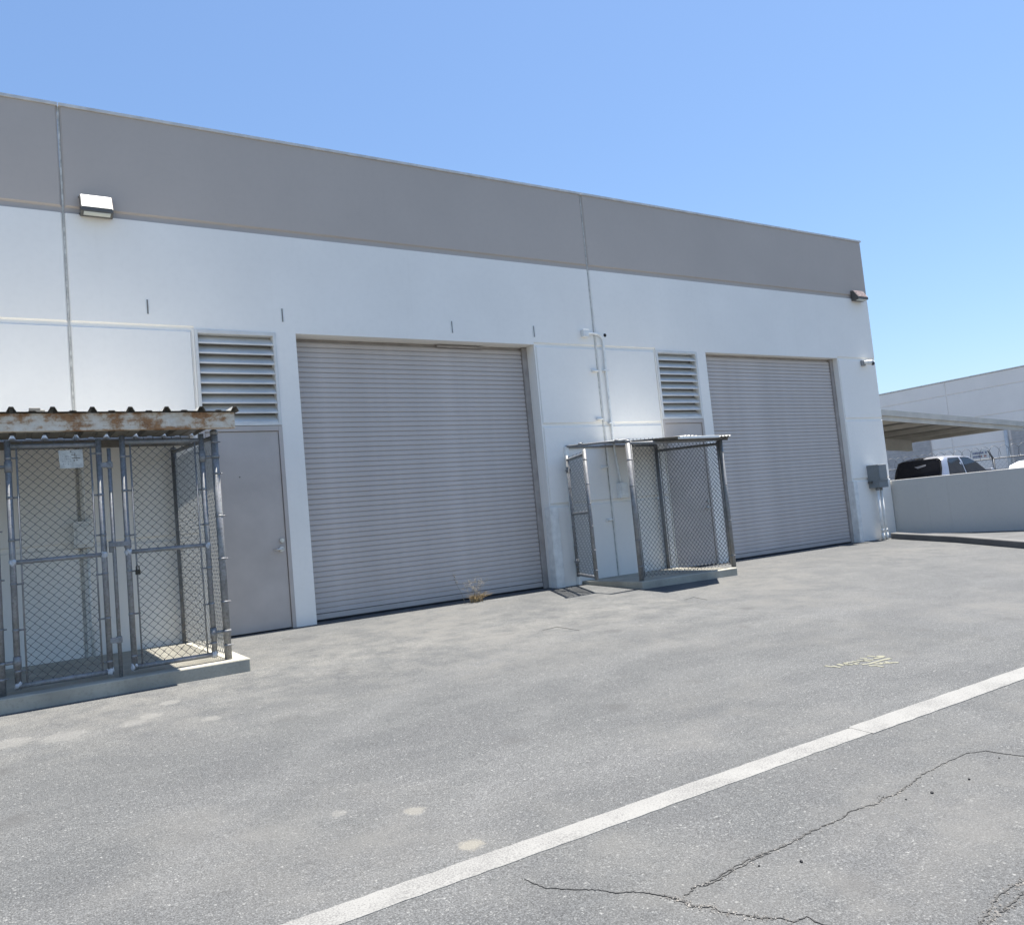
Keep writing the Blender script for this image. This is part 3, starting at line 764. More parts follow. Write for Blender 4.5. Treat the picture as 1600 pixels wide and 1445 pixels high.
def pipe_post(name, x, y, z0, z1, r, parent, mat=GALV, cap=True, bands=()):
    mb = MB(); mb.tube([(x, y, z0), (x, y, z1)], r, 16)
    o = mb.build(name, mat, parent)
    if cap:
        c = MB(); c.tube([(x, y, z1-0.03), (x, y, z1+0.004), (x, y, z1+0.016), (x, y, z1+0.022)], [r+0.003, r+0.003, r*0.7, r*0.2], 16); c.build('post_cap', mat, o)
    for zb in bands:
        b = MB(); b.tube([(x, y, zb-0.010), (x, y, zb+0.010)], r+0.002, 16); b.tube([(x+r, y, zb), (x+r+0.022, y, zb)], 0.006, 6); b.build('band', GALV, o)
    return o
def rail(name, a, b, r, parent, mat=GALV):
    mb = MB(); mb.tube([a, b], r, 12); return mb.build(name, mat, parent)
def gate(parent, A, B, z0, z1, zr, label, hinge_post, tape=False, rs=0.024):
    """frame of two stiles and three rails from A to B (ground points), with mesh, tension bars and clips"""
    A = Vector((A[0], A[1], 0)); B = Vector((B[0], B[1], 0)); H = (B-A).normalized(); w = (B-A).length; Nn = Vector((H.y, -H.x, 0))
    mb = MB()
    for p in (A, B): mb.tube([p+Vector((0, 0, z0)), p+Vector((0, 0, z1))], rs, 14)
    g = mb.build('gate', GALV, parent); g['label'] = label
    for z in (zr[0], zr[1], zr[2]):
        m2 = MB(); m2.tube([A+H*rs*0.8+Vector((0, 0, z)), B-H*rs*0.8+Vector((0, 0, z))], rs*0.9 if z != zr[1] else rs*0.8, 12); m2.build('gate_rail', GALV, g)
    i0 = 0.062; F = A+H*i0+Nn*0.0
    chain_link((F.x, F.y), (H.x, H.y), w-2*i0, zr[2]-zr[0]+0.03, zr[0]-0.01, 'chain_link_mesh', g)
    barbs((F.x, F.y), (H.x, H.y), w-2*i0, zr[2]+0.015, g)
    for p in (A+H*i0, B-H*i0):
        m2 = MB(); m2.tube([p+Nn*0.006+Vector((0, 0, zr[0]-0.02)), p+Nn*0.006+Vector((0, 0, zr[2]+0.02))], 0.007, 6); m2.build('tension_bar', GALV, g)
    for s, p, e in ((1, A, A+H*(i0+0.012)), (-1, B, B-H*(i0+0.012))):
        for k in range(6):
            z = zr[0]+0.10+(zr[2]-zr[0]-0.2)*k/5+random.uniform(-.03, .03)
            m2 = MB(); m2.tube([p+Vector((0, 0, z-0.011)), p+Vector((0, 0, z+0.011))], rs+0.0018, 14)
            m2.tube([p+H*s*rs+Vector((0, 0, z)), e+Vector((0, 0, z))], 0.0075, 6); m2.build('tension_band', GALV, g)
    # hinges to the post
    if hinge_post is not None:
        hp = Vector((hinge_post[0], hinge_post[1], 0)); near = A if (A-hp).length < (B-hp).length else B
        for z in (z0+0.22, z1-0.22):
            m2 = MB(); m2.tube([near+Vector((0, 0, z-0.045)), near+Vector((0, 0, z+0.045))], rs+0.006, 14)
            m2.tube([near+Vector((0, 0, z)), hp+Vector((0, 0, z))], 0.014, 8)
            m2.tube([hp+Vector((0, 0, z-0.014)), hp+Vector((0, 0, z+0.014))], 0.040, 14)
            m2.build('hinge', GALV, g)
    if tape:
        for p, z in ((A, zr[1]), (B, zr[1]), (A, z0+0.03), (B, z0+0.03)):
            bm = bmesh.new(); bmesh.ops.create_icosphere(bm, subdivisions=3, radius=0.030)
            for v in bm.verts:
                v.co *= 1+0.4*noise.noise(v.co*45+p*5+Vector((0, 0, z))); v.co.z *= 1.25
            me = bpy.data.meshes.new('tape_wrap'); bm.to_mesh(me); bm.free(); me.materials.append(TAPE)
            q = p+Vector((0, 0, z)); link('tape_wrap', me, g, loc=q)
    return g

# ---- roofed cage on the left
PEN = thing('roofed_cage', 'galvanised chain-link cage with double gates and rusty-edged metal roof, left edge', 'cage')
yP = -2.05; zS = 0.02
pipe_post('post', 1.63, yP, zS, 2.15, 0.033, PEN, bands=(0.15, 0.55, 0.95, 1.35, 1.75, 2.05))
pipe_post('post', -0.145, yP, zS, 2.15, 0.033, PEN, bands=(0.15, 0.55, 0.95, 1.35, 1.75, 2.05))
pipe_post('post', 1.585, -0.06, zS, 2.24, 0.030, PEN); pipe_post('post', -2.05, -0.06, zS, 2.24, 0.030, PEN); pipe_post('post', -2.05, yP, zS, 2.15, 0.033, PEN)
for x, xb in ((1.63, 1.585), (-2.05, -2.05)):
    rail('top_rail', (x, yP+0.02, 2.10), (xb, -0.08, 2.20), 0.021, PEN)
    rail('bottom_wire', (x, yP+0.02, 0.07), (xb, -0.08, 0.07), 0.004, PEN)
    L = math.hypot(xb-x, yP+0.1)
    chain_link((x, yP+0.05), (xb-x, -0.08-(yP+0.05)), L-0.02, 2.06, 0.045, 'chain_link_mesh', PEN, bulge=0.012, mat=SUNLITWIRE)
    mb = MB(); mb.tube([(x, yP+0.055, 0.04), (x, yP+0.055, 2.12)], 0.007, 6); mb.build('tension_bar', GALV, PEN)
    mb = MB(); mb.tube([(xb, -0.11, 0.04), (xb, -0.11, 2.14)], 0.007, 6); mb.build('tension_bar', GALV, PEN)
rail('top_rail', (-2.05, yP, 2.07), (-0.145, yP, 2.07), 0.021, PEN)  # unseen left bay with its roof and slab, added to darken the cage
chain_link((-1.99, yP), (1, 0), 1.79, 2.0, 0.05, 'chain_link_mesh', PEN)
gl = gate(PEN, (-0.028, yP), (0.650, yP), 0.055, 2.105, (0.080, 1.088, 2.055), 'left gate leaf with the small white plate', (-0.145, yP), True)
gr = gate(PEN, (0.840, yP), (1.512, yP), 0.060, 2.13, (0.085, 1.09, 2.07), 'right gate leaf', (1.63, yP), True)
mb = MB(); mb.tube([(0.730, yP, 0.022), (0.730, yP, 2.02)], 0.0165, 12); rod = mb.build('drop_rod', GALV, gl)
for z in (1.87, 0.34):
    mb = MB(); mb.box(0.65, 0.755, yP-0.022, yP+0.022, z-0.022, z+0.022); mb.tube([(0.730, yP, z-0.03), (0.730, yP, z+0.03)], 0.024, 12); mb.build('rod_guide', GALV, gl, 0.003)
mb = MB(); mb.box(0.69, 0.86, yP-0.035, yP-0.018, 1.145, 1.19); mb.tube([(0.71, yP, 1.10), (0.71, yP, 1.20)], 0.022, 10); mb.tube([(0.84, yP, 1.13), (0.84, yP, 1.20)], 0.030, 12)
mb.build('latch', GALV, gr, 0.003)
mb = MB(); mb.box(0.885, 0.925, yP-0.045, yP-0.02, 0.885, 0.925); mb.tube([(0.893, yP-0.032, 0.925), (0.893, yP-0.032, 0.955), (0.905, yP-0.032, 0.967), (0.917, yP-0.032, 0.955), (0.917, yP-0.032, 0.925)], 0.005, 8)
tag(mb.build('padlock', simple('dark_brass', (0.05, 0.045, 0.035), 0.4, 0.6), None, 0.004), 'small dark padlock hanging on the mesh of the right gate leaf', 'padlock')
# faded plate wired to the left leaf
pl = thing('sign_plate', 'small weathered white metal plate wired to the left gate leaf', 'sign')
mb = MB(); mb.prism([(0.34, 2.008), (0.524, 2.015), (0.528, 1.862), (0.516, 1.855), (0.348, 1.852)], yP-0.018, yP-0.014, 'y'); pp = mb.build('plate', simple('weathered_enamel', (0.52, 0.52, 0.48), 0.6, var=0.16, scale=22), pl)
for k in range(26):
    zz = 1.885+0.022*(k//6); xx = 0.365+0.012*random.random()+0.011*(k % 6)
    mb = MB(); mb.box(xx, xx+random.uniform(.003, .007), yP-0.0192, yP-0.0183, zz, zz+random.uniform(.004, .012)); mb.build('faded_mark', INKGREY, pp)
for x0_, x1_, z0_, z1_ in ((0.435, 0.462, 1.966, 1.971), (0.462, 0.468, 1.945, 1.985), (0.44, 0.505, 1.936, 1.943), (0.475, 0.478, 1.93, 1.965), (0.452, 0.462, 1.913, 1.925), (0.47, 0.487, 1.918, 1.924), (0.43, 0.439, 1.99, 2.004)):
    mb = MB(); mb.box(x0_, x1_, yP-0.0192, yP-0.0183, z0_, z1_); mb.build('faded_mark', simple('old_rust_ink', (0.17, 0.15, 0.12), 0.8) if 'old_rust_ink' not in bpy.data.materials else bpy.data.materials['old_rust_ink'], pp)
# roof: rusty channel along the front, ribbed deck on top
yB = -2.20
mb = MB(); mb.prism([(yB, 2.160), (yB-0.006, 2.163), (yB-0.006, 2.308), (yB, 2.312), (yB+0.06, 2.312), (yB+0.06, 2.304), (yB+0.004, 2.304), (yB+0.004, 2.168), (yB+0.06, 2.168), (yB+0.06, 2.160)], -2.40, 1.795)
mb.build('roof_beam', RUST, PEN, 0.002)
mb = MB(); mb.box(-2.38, 1.78, yB+0.07, yB+0.12, 2.20, 2.30); mb.build('roof_purlin', DECK, PEN)
mb = MB(); mb.box(-2.38, 1.78, -0.06, -0.01, 2.28, 2.36); mb.build('wall_angle', DECK, PEN)
def deck(x0, x1, yf, yb, zf, zb, pitch, hgt, phase, name, mat, parent):
    prof = []; x = x0
    k = math.floor((x0-phase)/pitch)-1
    pts = []
    while True:
        c = phase+k*pitch
        for dx, dz in ((-0.036, 0), (-0.014, hgt), (0.014, hgt), (0.036, 0)): pts.append((c+dx, dz))
        m_ = c+pitch/2
        for dx, dz in ((-0.032, 0), (-0.02, hgt*0.22), (0.02, hgt*0.22), (0.032, 0)): pts.append((m_+dx, dz))
        k += 1
        if c > x1: break
    pts = [p for p in pts if x0 <= p[0] <= x1]
    pts = [(x0, 0)]+pts+[(x1, pts[-1][1])]
    mb = MB(); vs_ = []; n = len(pts)
    rows = 5
    for j in range(rows):
        t_ = j/(rows-1); y = yf+(yb-yf)*t_; z = zf+(zb-zf)*t_
        for px, dz in pts: vs_.append((px, y, z+dz+0.003*noise.noise(Vector((px*3, y*2, 0)))))
    mb.add(vs_, [(j*n+i, j*n+i+1, (j+1)*n+i+1, (j+1)*n+i) for j in range(rows-1) for i in range(n-1)])
    o = mb.build(name, mat, parent, fix=False)
    s_ = o.modifiers.new('gauge', 'SOLIDIFY'); s_.thickness = 0.0025; s_.offset = 1
    return o
deck(-2.42, 1.835, yB-0.045, -0.012, 2.315, 2.39, 0.297, 0.042, 0.011, 'roof_deck', DECKSHEET, PEN)  # runs on left out of view to keep skylight off the back wall
# clamp left lying on the roof
t = thing('scrap_block', 'small scrap of weathered metal lying on the cage roof', 'scrap')
mb = MB(); mb.box(0.14, 0.225, -2.05, -1.95, 2.345, 2.385); mb.build('block', DECK, t, 0.006)
mb = MB(); mb.box(0.20, 0.26, -2.03, -1.97, 2.345, 2.37); mb.build('foot', DECK, t, 0.006)

# ---- open-gated cage between the doors
PEN2 = thing('open_cage', 'chain-link cage with gate swung open and bent tin roof, between the roll-up doors', 'cage')
z2 = 0.05
FL, FR, BR, BLp = (7.39, -1.22), (9.205, -1.24), (8.975, -0.05), (7.175, -0.035)
pipe_post('post', FL[0], FL[1], z2, 2.02, 0.036, PEN2, bands=(0.25, 0.62, 1.0, 1.38, 1.75))
pipe_post('post', FR[0], FR[1], z2, 2.03, 0.036, PEN2, bands=(0.22, 0.75, 1.3, 1.8))
pipe_post('post', BR[0], BR[1], z2, 2.06, 0.030, PEN2, bands=(0.25, 0.8, 1.3))
mb = MB(); mb.box(7.15, 7.20, -0.065, -0.002, 0.0, 2.10); mb.build('wall_post', WHITEPAINT, PEN2, 0.005)
rail('top_rail', (FL[0], FL[1], 2.035), (7.175, -0.03, 2.10), 0.018, PEN2)
rail('top_rail', (FL[0], FL[1], 1.985), (FR[0], FR[1], 1.995), 0.021, PEN2)
rail('top_rail', (FR[0], FR[1], 1.93), (BR[0], BR[1], 1.97), 0.021, PEN2)
rail('top_rail', (8.985, -0.02, 2.07), (7.18, -0.02, 2.095), 0.018, PEN2)
def mesh_between(A, B, z0, h, inset=0.06, bulge=0.0, mat=None):
    A = Vector(A); B = Vector(B); H = (B-A).normalized(); w = (B-A).length-2*inset; P = A+H*inset
    chain_link(P, H, w, h, z0, 'chain_link_mesh', PEN2, r=0.0040, bulge=bulge, mat=mat)
    for e in (P, P+H*w):
        mb = MB(); mb.tube([(e.x, e.y, z0), (e.x, e.y, z0+h)], 0.007, 6); mb.build('tension_bar', GALV, PEN2)
mesh_between(FL, FR, 0.09, 1.93)
barbs(FL, (1, -0.01), 1.8, 2.02, PEN2)
mesh_between(FR, BR, 0.09, 1.87, bulge=0.02, mat=SUNLITWIRE)
g2 = gate(PEN2, (7.12, -0.105), (6.80, -0.97), 0.13, 1.955, (0.165, 1.07, 1.885), 'gate leaf standing open', (7.175, -0.035), False)
# roof sheet, corrugations running away from the wall, right corner bent down
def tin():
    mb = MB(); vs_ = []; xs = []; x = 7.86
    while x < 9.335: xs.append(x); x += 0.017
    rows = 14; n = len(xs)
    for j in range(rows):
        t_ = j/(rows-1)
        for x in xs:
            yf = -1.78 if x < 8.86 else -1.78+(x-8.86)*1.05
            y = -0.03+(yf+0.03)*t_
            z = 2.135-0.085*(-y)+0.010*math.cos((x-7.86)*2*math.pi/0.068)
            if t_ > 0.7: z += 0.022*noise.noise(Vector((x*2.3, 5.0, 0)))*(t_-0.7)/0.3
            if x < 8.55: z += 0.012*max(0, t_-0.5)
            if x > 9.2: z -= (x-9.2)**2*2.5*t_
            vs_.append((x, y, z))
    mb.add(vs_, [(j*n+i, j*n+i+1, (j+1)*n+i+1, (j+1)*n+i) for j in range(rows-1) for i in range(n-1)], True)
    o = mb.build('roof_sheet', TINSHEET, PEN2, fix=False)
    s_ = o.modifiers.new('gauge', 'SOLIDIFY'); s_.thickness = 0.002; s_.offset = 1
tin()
mb = MB(); mb.box(7.86, 8.62, -1.80, -1.74, 1.962, 1.995); mb.build('roof_flashing', WHITEPAINT, PEN2, 0.004)
for x, y, z in ((7.235, -0.33, 2.095), (7.36, -1.03, 2.048)):
    mb = MB(); mb.tube([(x-0.006, y+0.03, z+0.002), (x+0.006, y-0.03, z-0.002)], 0.026, 10); mb.build('rail_clamp', GALV, PEN2)

# ------------------------------------------------------------------ dry weed at the door
t = thing('dry_weed', 'dry straw-coloured weed growing at the foot of the first roll-up door', 'weed')
def weed_clump(n, rad, hmin, hmax, lean, name, mat, r):
    mb = MB()
    for k in range(n):
        a = random.random()*6.283; d = random.random()*rad
        x, y = 5.33+math.cos(a)*d, -0.16+math.sin(a)*d*0.5
        h = random.uniform(hmin, hmax); la = random.gauss(0, lean); lb = random.gauss(-0.15, lean*0.6)
        p = [(x, y, gz(x, y)-0.01)]
        for q in (0.35, 0.7, 1.0): p.append((x+la*h*q*q+random.gauss(0, .006), y+lb*h*q*q+random.gauss(0, .006), gz(x, y)+h*q*(1-0.15*abs(la)*q)))
        mb.tube(p, [r, r*0.9, r*0.7, r*0.3], 4, False)
        if name == 'stem':
            for q in range(7):
                e = Vector(p[-1]); s_ = Vector(p[-2]).lerp(e, random.uniform(0.1, 1.0)); dirv = Vector((random.gauss(0, 1), random.gauss(0, 1), random.random()*1.2)).normalized()*random.uniform(0.012, 0.04)
                mb.tube([s_, s_+dirv], [r*0.8, r*0.5], 4, False)
                bm_ = s_+dirv; mb.tube([bm_, bm_+Vector((0, 0, 0.007))], [r*2.0, r*1.2], 4, True)
    mb.build(name, mat, t)
weed_clump(85, 0.095, 0.05, 0.15, 0.75, 'leaf_tuft', WEED, 0.0038)
weed_clump(18, 0.12, 0.18, 0.36, 0.36, 'stem', WEEDGREY, 0.0019)
mb = MB(); mb.tube([(5.18, -0.09, 0), (5.13, -0.10, 0.14), (5.06, -0.11, 0.27), (5.02, -0.11, 0.43)], [0.004, 0.0035, 0.003, 0.002], 5)
for q in range(14):
    s_ = Vector((5.06, -0.11, 0.27)).lerp(Vector((5.02, -0.11, 0.43)), random.random()); d = Vector((random.gauss(0, 1), random.gauss(0, 1), random.random())).normalized()*0.028
    mb.tube([s_, s_+d], [0.0025, 0.004], 4)
mb.build('stem', WEEDGREY, t)

# ------------------------------------------------------------------ low wall, kerb and walkway on the right
lw = MB(); lw.prism([(15.343, -0.4), (15.343, 1.155), (15.56, 1.155), (15.56, -0.4)], 0.28, -22.0, 'y')
o = lw.build('low_wall', LOWWALL, None, 0.01)
tag(o, 'low shaded concrete wall running out from the building corner, truck behind it', 'wall')
KP = [(14.86, -0.16), (14.72, -0.55), (14.35, -1.75), (13.62, -3.23), (12.2, -5.8), (9.5, -10.0), (6.0, -15.5)]
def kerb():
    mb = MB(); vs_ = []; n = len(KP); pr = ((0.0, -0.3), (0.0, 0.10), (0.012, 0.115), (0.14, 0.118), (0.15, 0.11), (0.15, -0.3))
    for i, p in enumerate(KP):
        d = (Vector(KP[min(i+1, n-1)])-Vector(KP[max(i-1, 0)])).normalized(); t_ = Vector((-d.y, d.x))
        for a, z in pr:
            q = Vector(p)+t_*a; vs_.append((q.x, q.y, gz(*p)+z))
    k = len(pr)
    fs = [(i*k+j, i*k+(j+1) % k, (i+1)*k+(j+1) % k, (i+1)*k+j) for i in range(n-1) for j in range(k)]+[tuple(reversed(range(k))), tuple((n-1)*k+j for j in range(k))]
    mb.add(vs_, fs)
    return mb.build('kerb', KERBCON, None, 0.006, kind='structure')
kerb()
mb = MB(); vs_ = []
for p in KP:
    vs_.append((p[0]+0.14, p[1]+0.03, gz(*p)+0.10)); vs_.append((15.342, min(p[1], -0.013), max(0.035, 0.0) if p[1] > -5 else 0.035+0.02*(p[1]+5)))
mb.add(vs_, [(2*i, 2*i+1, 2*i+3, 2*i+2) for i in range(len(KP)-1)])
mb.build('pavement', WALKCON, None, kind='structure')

# ------------------------------------------------------------------ carport
CP = thing('carport', 'beige steel carport canopy behind the building corner above the parked truck', 'carport')
cz = lambda x: 3.27-0.0575*(x-21.7)
def sloped_bar(x0, x1, y0, y1, dz0, dz1):
    mb = MB(); mb.add([(x0,y0,cz(x0)+dz0),(x1,y0,cz(x1)+dz0),(x1,y1,cz(x1)+dz0),(x0,y1,cz(x0)+dz0),(x0,y0,cz(x0)+dz1),(x1,y0,cz(x1)+dz1),(x1,y1,cz(x1)+dz1),(x0,y1,cz(x0)+dz1)],
                      [(0,3,2,1),(4,5,6,7),(0,1,5,4),(1,2,6,5),(2,3,7,6),(3,0,4,7)]); return mb
XR = 29.7
sloped_bar(18, XR, 4.0, 4.06, -0.17, 0.0).build('fascia', TAN, CP)
sloped_bar(18, XR-0.1, 4.062, 4.12, -0.31, -0.14).build('edge_beam', TAN, CP)
sloped_bar(18, XR-0.05, 4.125, 12.0, -0.06, -0.03).build('roof_deck', DECKDARK, CP)
sloped_bar(XR-0.049, XR, 4.125, 12.0, -0.17, 0.0).build('fascia', TAN, CP)
for x in (20.0, 21.6, 23.2, 24.8, 26.4, 28.0, 29.3):
    sloped_bar(x-0.04, x+0.04, 4.125, 12.0, -0.22, -0.065).build('purlin', TAN, CP)
for y in (7.4, 11.0):
    sloped_bar(18, 28.4, y, y+0.18, -0.62, -0.225).build('girder', TAN, CP)
    mb = MB(); mb.box(19.2, 19.45, y, y+0.18, 0.0, cz(19.4)-0.62); mb.build('column', TAN, CP)

# ------------------------------------------------------------------ vehicles
def pickup(name, label, ox, oy, heading, paint, zhood, zroof, zbelt, hoodlen, glassy=True, group='vehicles behind the low wall'):
    """local x runs from tail (0) to nose; oy = centre line; heading +1 or -1 along world X"""
    t = thing(name, label, 'truck', group=group)
    def W(x, y, z): return (ox+heading*x, oy+y*(1 if heading > 0 else -1), z)
    L = 5.5; bed = 1.65; cab0, cab1 = 1.70, 1.70+2.70
    # greenhouse as stacked rounded rings
    def ring(x0, x1, hw, rad, z, n=6):
        P = []
        for cx, cy, a0 in ((x1-rad, hw-rad, 0), (x0+rad, hw-rad, 90), (x0+rad, -hw+rad, 180), (x1-rad, -hw+rad, 270)):
            for k in range(n+1):
                a = math.radians(a0+90*k/n); P.append((cx+rad*math.cos(a), cy+rad*math.sin(a), z))
        return P
    H = zroof-zbelt
    def x0f(q): return cab0+0.02+0.20*q+0.06*q**6
    def x1f(q): return cab1-0.05-1.02*q-0.10*q**5
    def hwf(q): return 0.84-0.13*q-0.05*q**6
    qs = [0, .2, .4, .6, .75, .86, .93, .97, 1.0]
    mb = MB(); rings = []
    for q in qs:
        z = zbelt+H*(q if q < .93 else .93+.07*math.sin((q-.93)/.07*math.pi/2)); rr = 0.10+0.05*q
        sh = 0 if q < .93 else (0.10 if q < .97 else (0.22 if q < 1 else 0.4))
        rings.append(ring(x0f(q)+sh, x1f(q)-sh*1.6, hwf(q)-sh*0.7, rr, z))
    n = len(rings[0]); vs_ = [W(*p) for r_ in rings for p in r_]
    fs = [(i*n+k, i*n+(k+1) % n, (i+1)*n+(k+1) % n, (i+1)*n+k) for i in range(len(rings)-1) for k in range(n)]+[tuple((len(rings)-1)*n+k for k in range(n))]
    mb.add(vs_, fs, True); cabo = mb.build('cab', paint, t)
    # glass set just proud of the pillars' plane, framed by a black seal
    def side_patch(poly, off, s):
        mb = MB(); P = []
        for x, q in poly: P.append(W(x, s*(hwf(q)+off), zbelt+H*q))
        P2 = [W(x, s*(hwf(q)+off-0.02), zbelt+H*q) for x, q in poly]
        k = len(P); mb.add(P+P2, [tuple(range(k)), tuple(reversed(range(k, 2*k)))]+[(i, (i+1) % k, (i+1) % k+k, i+k) for i in range(k)])
        return mb
    rear_win = [(cab0+0.30, .02), (cab0+1.16, .02), (cab0+1.13, .5), (cab0+1.06, .84), (cab0+0.52, .84), (cab0+0.44, .70)]
    front_win = [(cab0+1.27, .02), (cab1-0.22, .02), (cab1-0.48, .30), (cab1-0.80, .60), (cab1-1.10, .80), (cab1-1.30, .84), (cab0+1.17, .84), (cab0+1.22, .5)]
    for s in (-1, 1):
        for wv in (rear_win, front_win):
            cx = sum(p[0] for p in wv)/len(wv); cq = sum(p[1] for p in wv)/len(wv)
            side_patch([(cx+(x-cx)*1.05, cq+(q-cq)*1.09) for x, q in wv], 0.004, s).build('window_seal', RUBBER, t)
            side_patch(wv, 0.009, s).build('window', GLASS, t)
    def end_patch(xf, poly, off, sg):
        mb = MB(); P = [W(xf(q)+sg*off, y, zbelt+H*q) for y, q in poly]; P2 = [W(xf(q)+sg*(off-0.02), y, zbelt+H*q) for y, q in poly]
        k = len(P); mb.add(P+P2, [tuple(range(k)), tuple(reversed(range(k, 2*k)))]+[(i, (i+1) % k, (i+1) % k+k, i+k) for i in range(k)]); return mb
    rw = [(-0.70, .06), (0.70, .06), (0.69, .45), (0.63, .80), (0.52, .86), (-0.52, .86), (-0.63, .80), (-0.69, .45)]
    end_patch(x0f, [(y*1.06, .46+(q-.46)*1.10) for y, q in rw], 0.006, -1).build('window_seal', RUBBER, t)
    end_patch(x0f, rw, 0.012, -1).build('rear_window', GLASS, t)
    ww = [(-0.74, .04), (0.74, .04), (0.66, .5), (0.58, .84), (-0.58, .84), (-0.66, .5)]
    end_patch(x1f, ww, 0.010, 1).build('windshield', GLASS, t)
    mb = MB(); a = [W(x0f(.93)+0.02, y, zbelt+H*z) for y in (-.13, .13) for z in (.94, .985)]
    mb.box(a[0][0]-0.03, a[0][0]+0.05, min(a[0][1], a[2][1]), max(a[0][1], a[2][1]), zbelt+H*.935, zbelt+H*.985); mb.build('brake_lamp', BLACKMETAL, t, 0.004)
    # lower body
    side = [(0.0, .48), (0.0, zbelt-.02), (0.03, zbelt), (L-hoodlen-0.02, zbelt), (L-hoodlen, zhood), (L-hoodlen*0.35, zhood-0.05), (L-0.12, zhood-0.14), (L-0.01, zhood-0.28), (L, .62), (L-.06, .42),
            (L-0.55, .42), (L-0.62, .66), (L-0.85, .82), (L-1.15, .82), (L-1.38, .66), (L-1.45, .42), (1.62, .42), (1.55, .66), (1.32, .82), (1.02, .82), (0.79, .66), (0.72, .42), (.08, .42)]
    mb = MB(); k = len(side)
    vs_ = [W(x, -0.93, z) for x, z in side]+[W(x, 0.93, z) for x, z in side]
    mb.add(vs_, [tuple(range(k)), tuple(reversed(range(k, 2*k)))]+[(i, (i+1) % k, (i+1) % k+k, i+k) for i in range(k)])
    mb.build('body', paint, t, 0.05)
    for s in (-1, 1):
        for wx in (1.17, L-1.0):
            c = W(wx, s*0.80, gz(0, 0)+0.37)
            mb = MB(); mb.tube([(c[0], c[1]-0.11, c[2]), (c[0], c[1]-0.09, c[2]), (c[0], c[1]+0.09, c[2]), (c[0], c[1]+0.11, c[2])], [.34, .37, .37, .34], 28); wo = mb.build('wheel', TYRE, t)
            mb = MB(); mb.tube([(c[0], c[1]-0.115, c[2]), (c[0], c[1]+0.115, c[2])], 0.21, 20); mb.build('rim', STEEL, wo)
        c = W(0.0, s*0.86, 0.9)
        mb = MB(); mb.box(c[0]-0.02, c[0]+0.02, c[1]-0.07, c[1]+0.07, .72, 1.05); mb.build('tail_lamp', REDLENS, t, 0.01)
        c = W(L-0.05, s*0.72, 0.9)
        mb = MB(); mb.box(c[0]-0.09, c[0]+0.06, c[1]-0.16, c[1]+0.16, zhood-.42, zhood-.27); mb.build('headlight', LENS, t, 0.02)
        c = W(L-hoodlen+0.45, s*0.30, 0)
        mb = MB(); mb.tube([(c[0], c[1], zhood-0.01), (c[0], c[1], zhood+0.025)], [0.03, 0.015], 8); mb.build('washer_nozzle', BLACKMETAL, t)
        c = W(cab1-0.5, s*1.0, 0)
        mb = MB(); mb.box(c[0]-0.06, c[0]+0.06, c[1]-0.10, c[1]+0.10, zbelt+.0, zbelt+.16); mb.build('mirror', paint, t, 0.03)
    mb = MB(); c0, c1 = W(-0.12, 0, 0), W(0.02, 0, 0); mb.box(c0[0], c1[0], oy-.9, oy+.9, .45, .62); mb.build('bumper', CHROME, t, 0.03)
    return t
pickup('pickup_truck', 'silver pickup truck with dark windows under the carport, seen above the low wall', 21.25, 4.06, 1, SILVER, 1.10, 1.80, 1.14, 1.15)
pickup('work_truck', 'white truck hood just showing above the low wall at the right edge', 27.05, -0.15, -1, WHITECAR, 1.42, 2.1, 1.36, 1.6)

# ------------------------------------------------------------------ far building and fence
FB = thing('far_building', 'pale grey tilt-up concrete building in the background at right', 'building')
def fblock(mb, y0, y1, z0, z1, x=42.0):
    c = 0.03; d = 0.04
    F = [(x, y0+c, z0+c), (x, y1-c, z0+c), (x, y1-c, z1-c), (x, y0+c, z1-c)]; B = [(x+d, y0, z0), (x+d, y1, z0), (x+d, y1, z1), (x+d, y0, z1)]
    mb.add(F+B, [(0, 1, 2, 3), (4, 5, 1, 0), (5, 6, 2, 1), (6, 7, 3, 2), (7, 4, 0, 3)])
mb = MB(); mb.box(42.04, 60, -22, 46, -0.3, 6.22); mb.build('core', FARWALL, FB)
yj = 13.45
js = [yj+7.4*k for k in range(-5, 5)]
for y0, y1 in zip(js[:-1], js[1:]):
    mb = MB()
    for z0, z1 in ((-0.3, 1.35), (1.35, 2.72), (2.72, 4.12), (4.12, 5.5), (5.5, 6.24)): fblock(mb, y0+0.012, y1-0.012, z0+0.006, z1-0.006)
    mb.build('wall_panel', FARWALL, FB)
mb = MB(); mb.box(41.965, 60.0, -23.5, 46.2, 6.242, 6.285); mb.build('coping', WHITEPAINT, FB)
mb = MB(); mb.tube([(41.9, 10.7, 0), (41.9, 10.7, 3.4)], 0.09, 10); mb.build('downspout', COPING, FB)
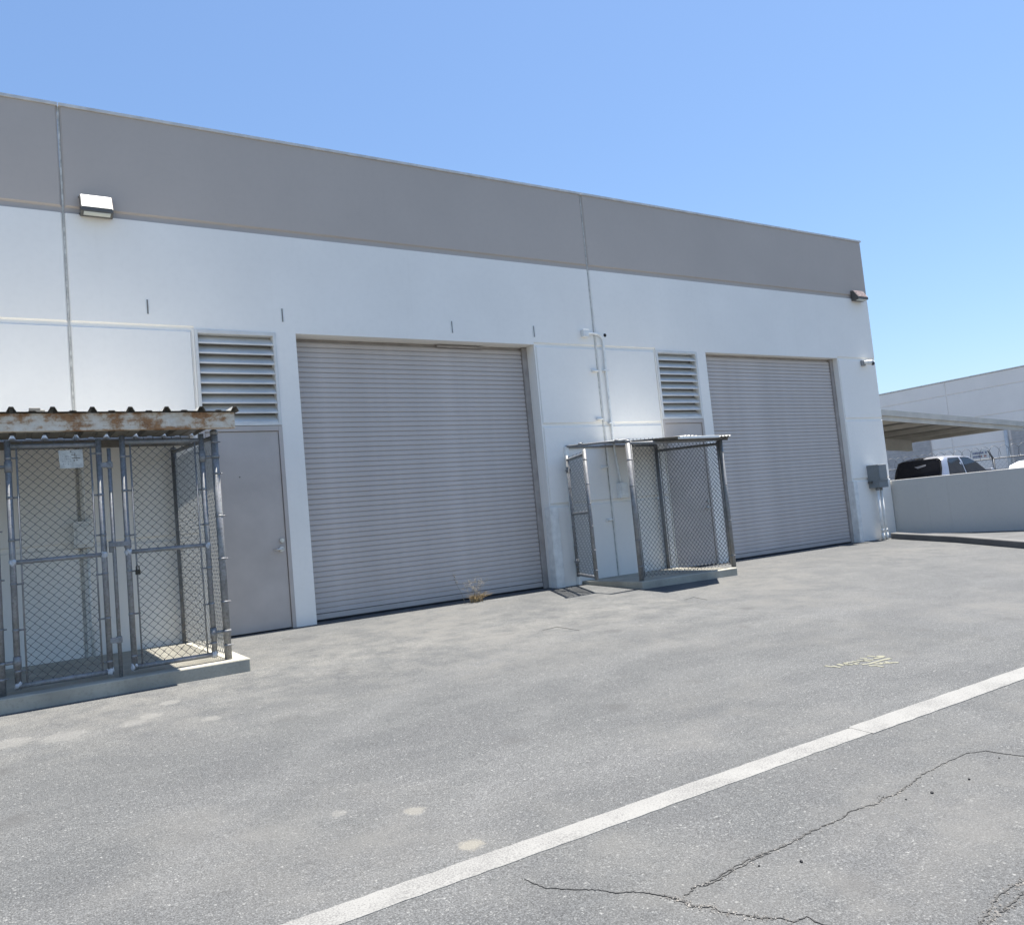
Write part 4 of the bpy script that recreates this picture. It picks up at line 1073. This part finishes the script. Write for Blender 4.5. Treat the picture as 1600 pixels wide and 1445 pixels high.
for y0 in (7.2, 14.6):
    mb = MB(); mb.box(41.955, 41.99, y0, y0+3.3, 0.0, 3.3); d = mb.build('roll_up_door', SLATGREY, FB)
    for k in range(22):
        m2 = MB(); m2.box(41.935, 41.956, y0+0.05, y0+3.25, 0.02+k*0.149, 0.15+k*0.149); m2.build('slat', simple('far_slat', (0.42, 0.41, 0.41), 0.6) if 'far_slat' not in bpy.data.materials else bpy.data.materials['far_slat'], d)

FN = thing('security_fence', 'chain-link fence topped with razor wire coils in front of the far building', 'fence')
fx = 38.0
for k in range(-6, 9):
    y = 9.48+3.0*k
    mb = MB(); mb.tube([(fx, y, 0), (fx, y, 1.86)], 0.055, 10); p = mb.build('post', simple('fence_post_dark', (0.13, 0.14, 0.15), 0.5, 0.5) if 'fence_post_dark' not in bpy.data.materials else bpy.data.materials['fence_post_dark'], FN)
    mb = MB(); mb.tube([(fx, y, 1.84), (fx-0.28, y+0.05, 2.25)], [0.05, 0.03], 8); mb.build('arm', bpy.data.materials['fence_post_dark'], p)
rail('top_rail', (fx, -10, 1.84), (fx, 35, 1.84), 0.03, FN)
# coarse weave of the far fence
mb = MB(); r_ = 0.0035
for k in range(-5, 200):
    y = -8.5+k*0.2
    for sg in (1, -1):
        a = Vector((fx+0.01*sg, y, 0.05)); b = Vector((fx+0.01*sg, y+sg*1.78, 1.83)); mb.tube([a, b], r_, 3, False)
mb.build('chain_link_mesh', WIRE, FN, fix=False, kind='stuff')
mb = MB(); pts = []
for k in range(0, 45*10*3):
    a = k/14*2*math.pi
    y = -8+k/14*0.42
    if y > 30: break
    pts.append((fx-0.10+0.27*math.cos(a), y, 2.12+0.30*math.sin(a)))
mb.tube(pts, 0.010, 4, False); mb.build('razor_coil', WIRE, FN, fix=False)
t = thing('fence_sign', 'white rectangular notice with faded lettering on the distant razor-wire fence', 'sign')
mb = MB(); mb.box(fx-0.09, fx-0.075, 9.66, 10.38, 1.90, 2.30); sp = mb.build('plate', SIGNWHITE, t)
for row, (z, inkm) in enumerate(((2.17, INKBLUE), (2.01, INKRED))):
    y = 10.32
    while y > 9.74:
        w = random.uniform(0.03, 0.06)
        if random.random() > 0.15:
            mb = MB(); mb.box(fx-0.0935, fx-0.0905, y-w, y, z-0.045, z+0.045); mb.build('letter', INKBLUE if row == 0 or y > 10 else INKRED, sp)
        y -= w+0.018
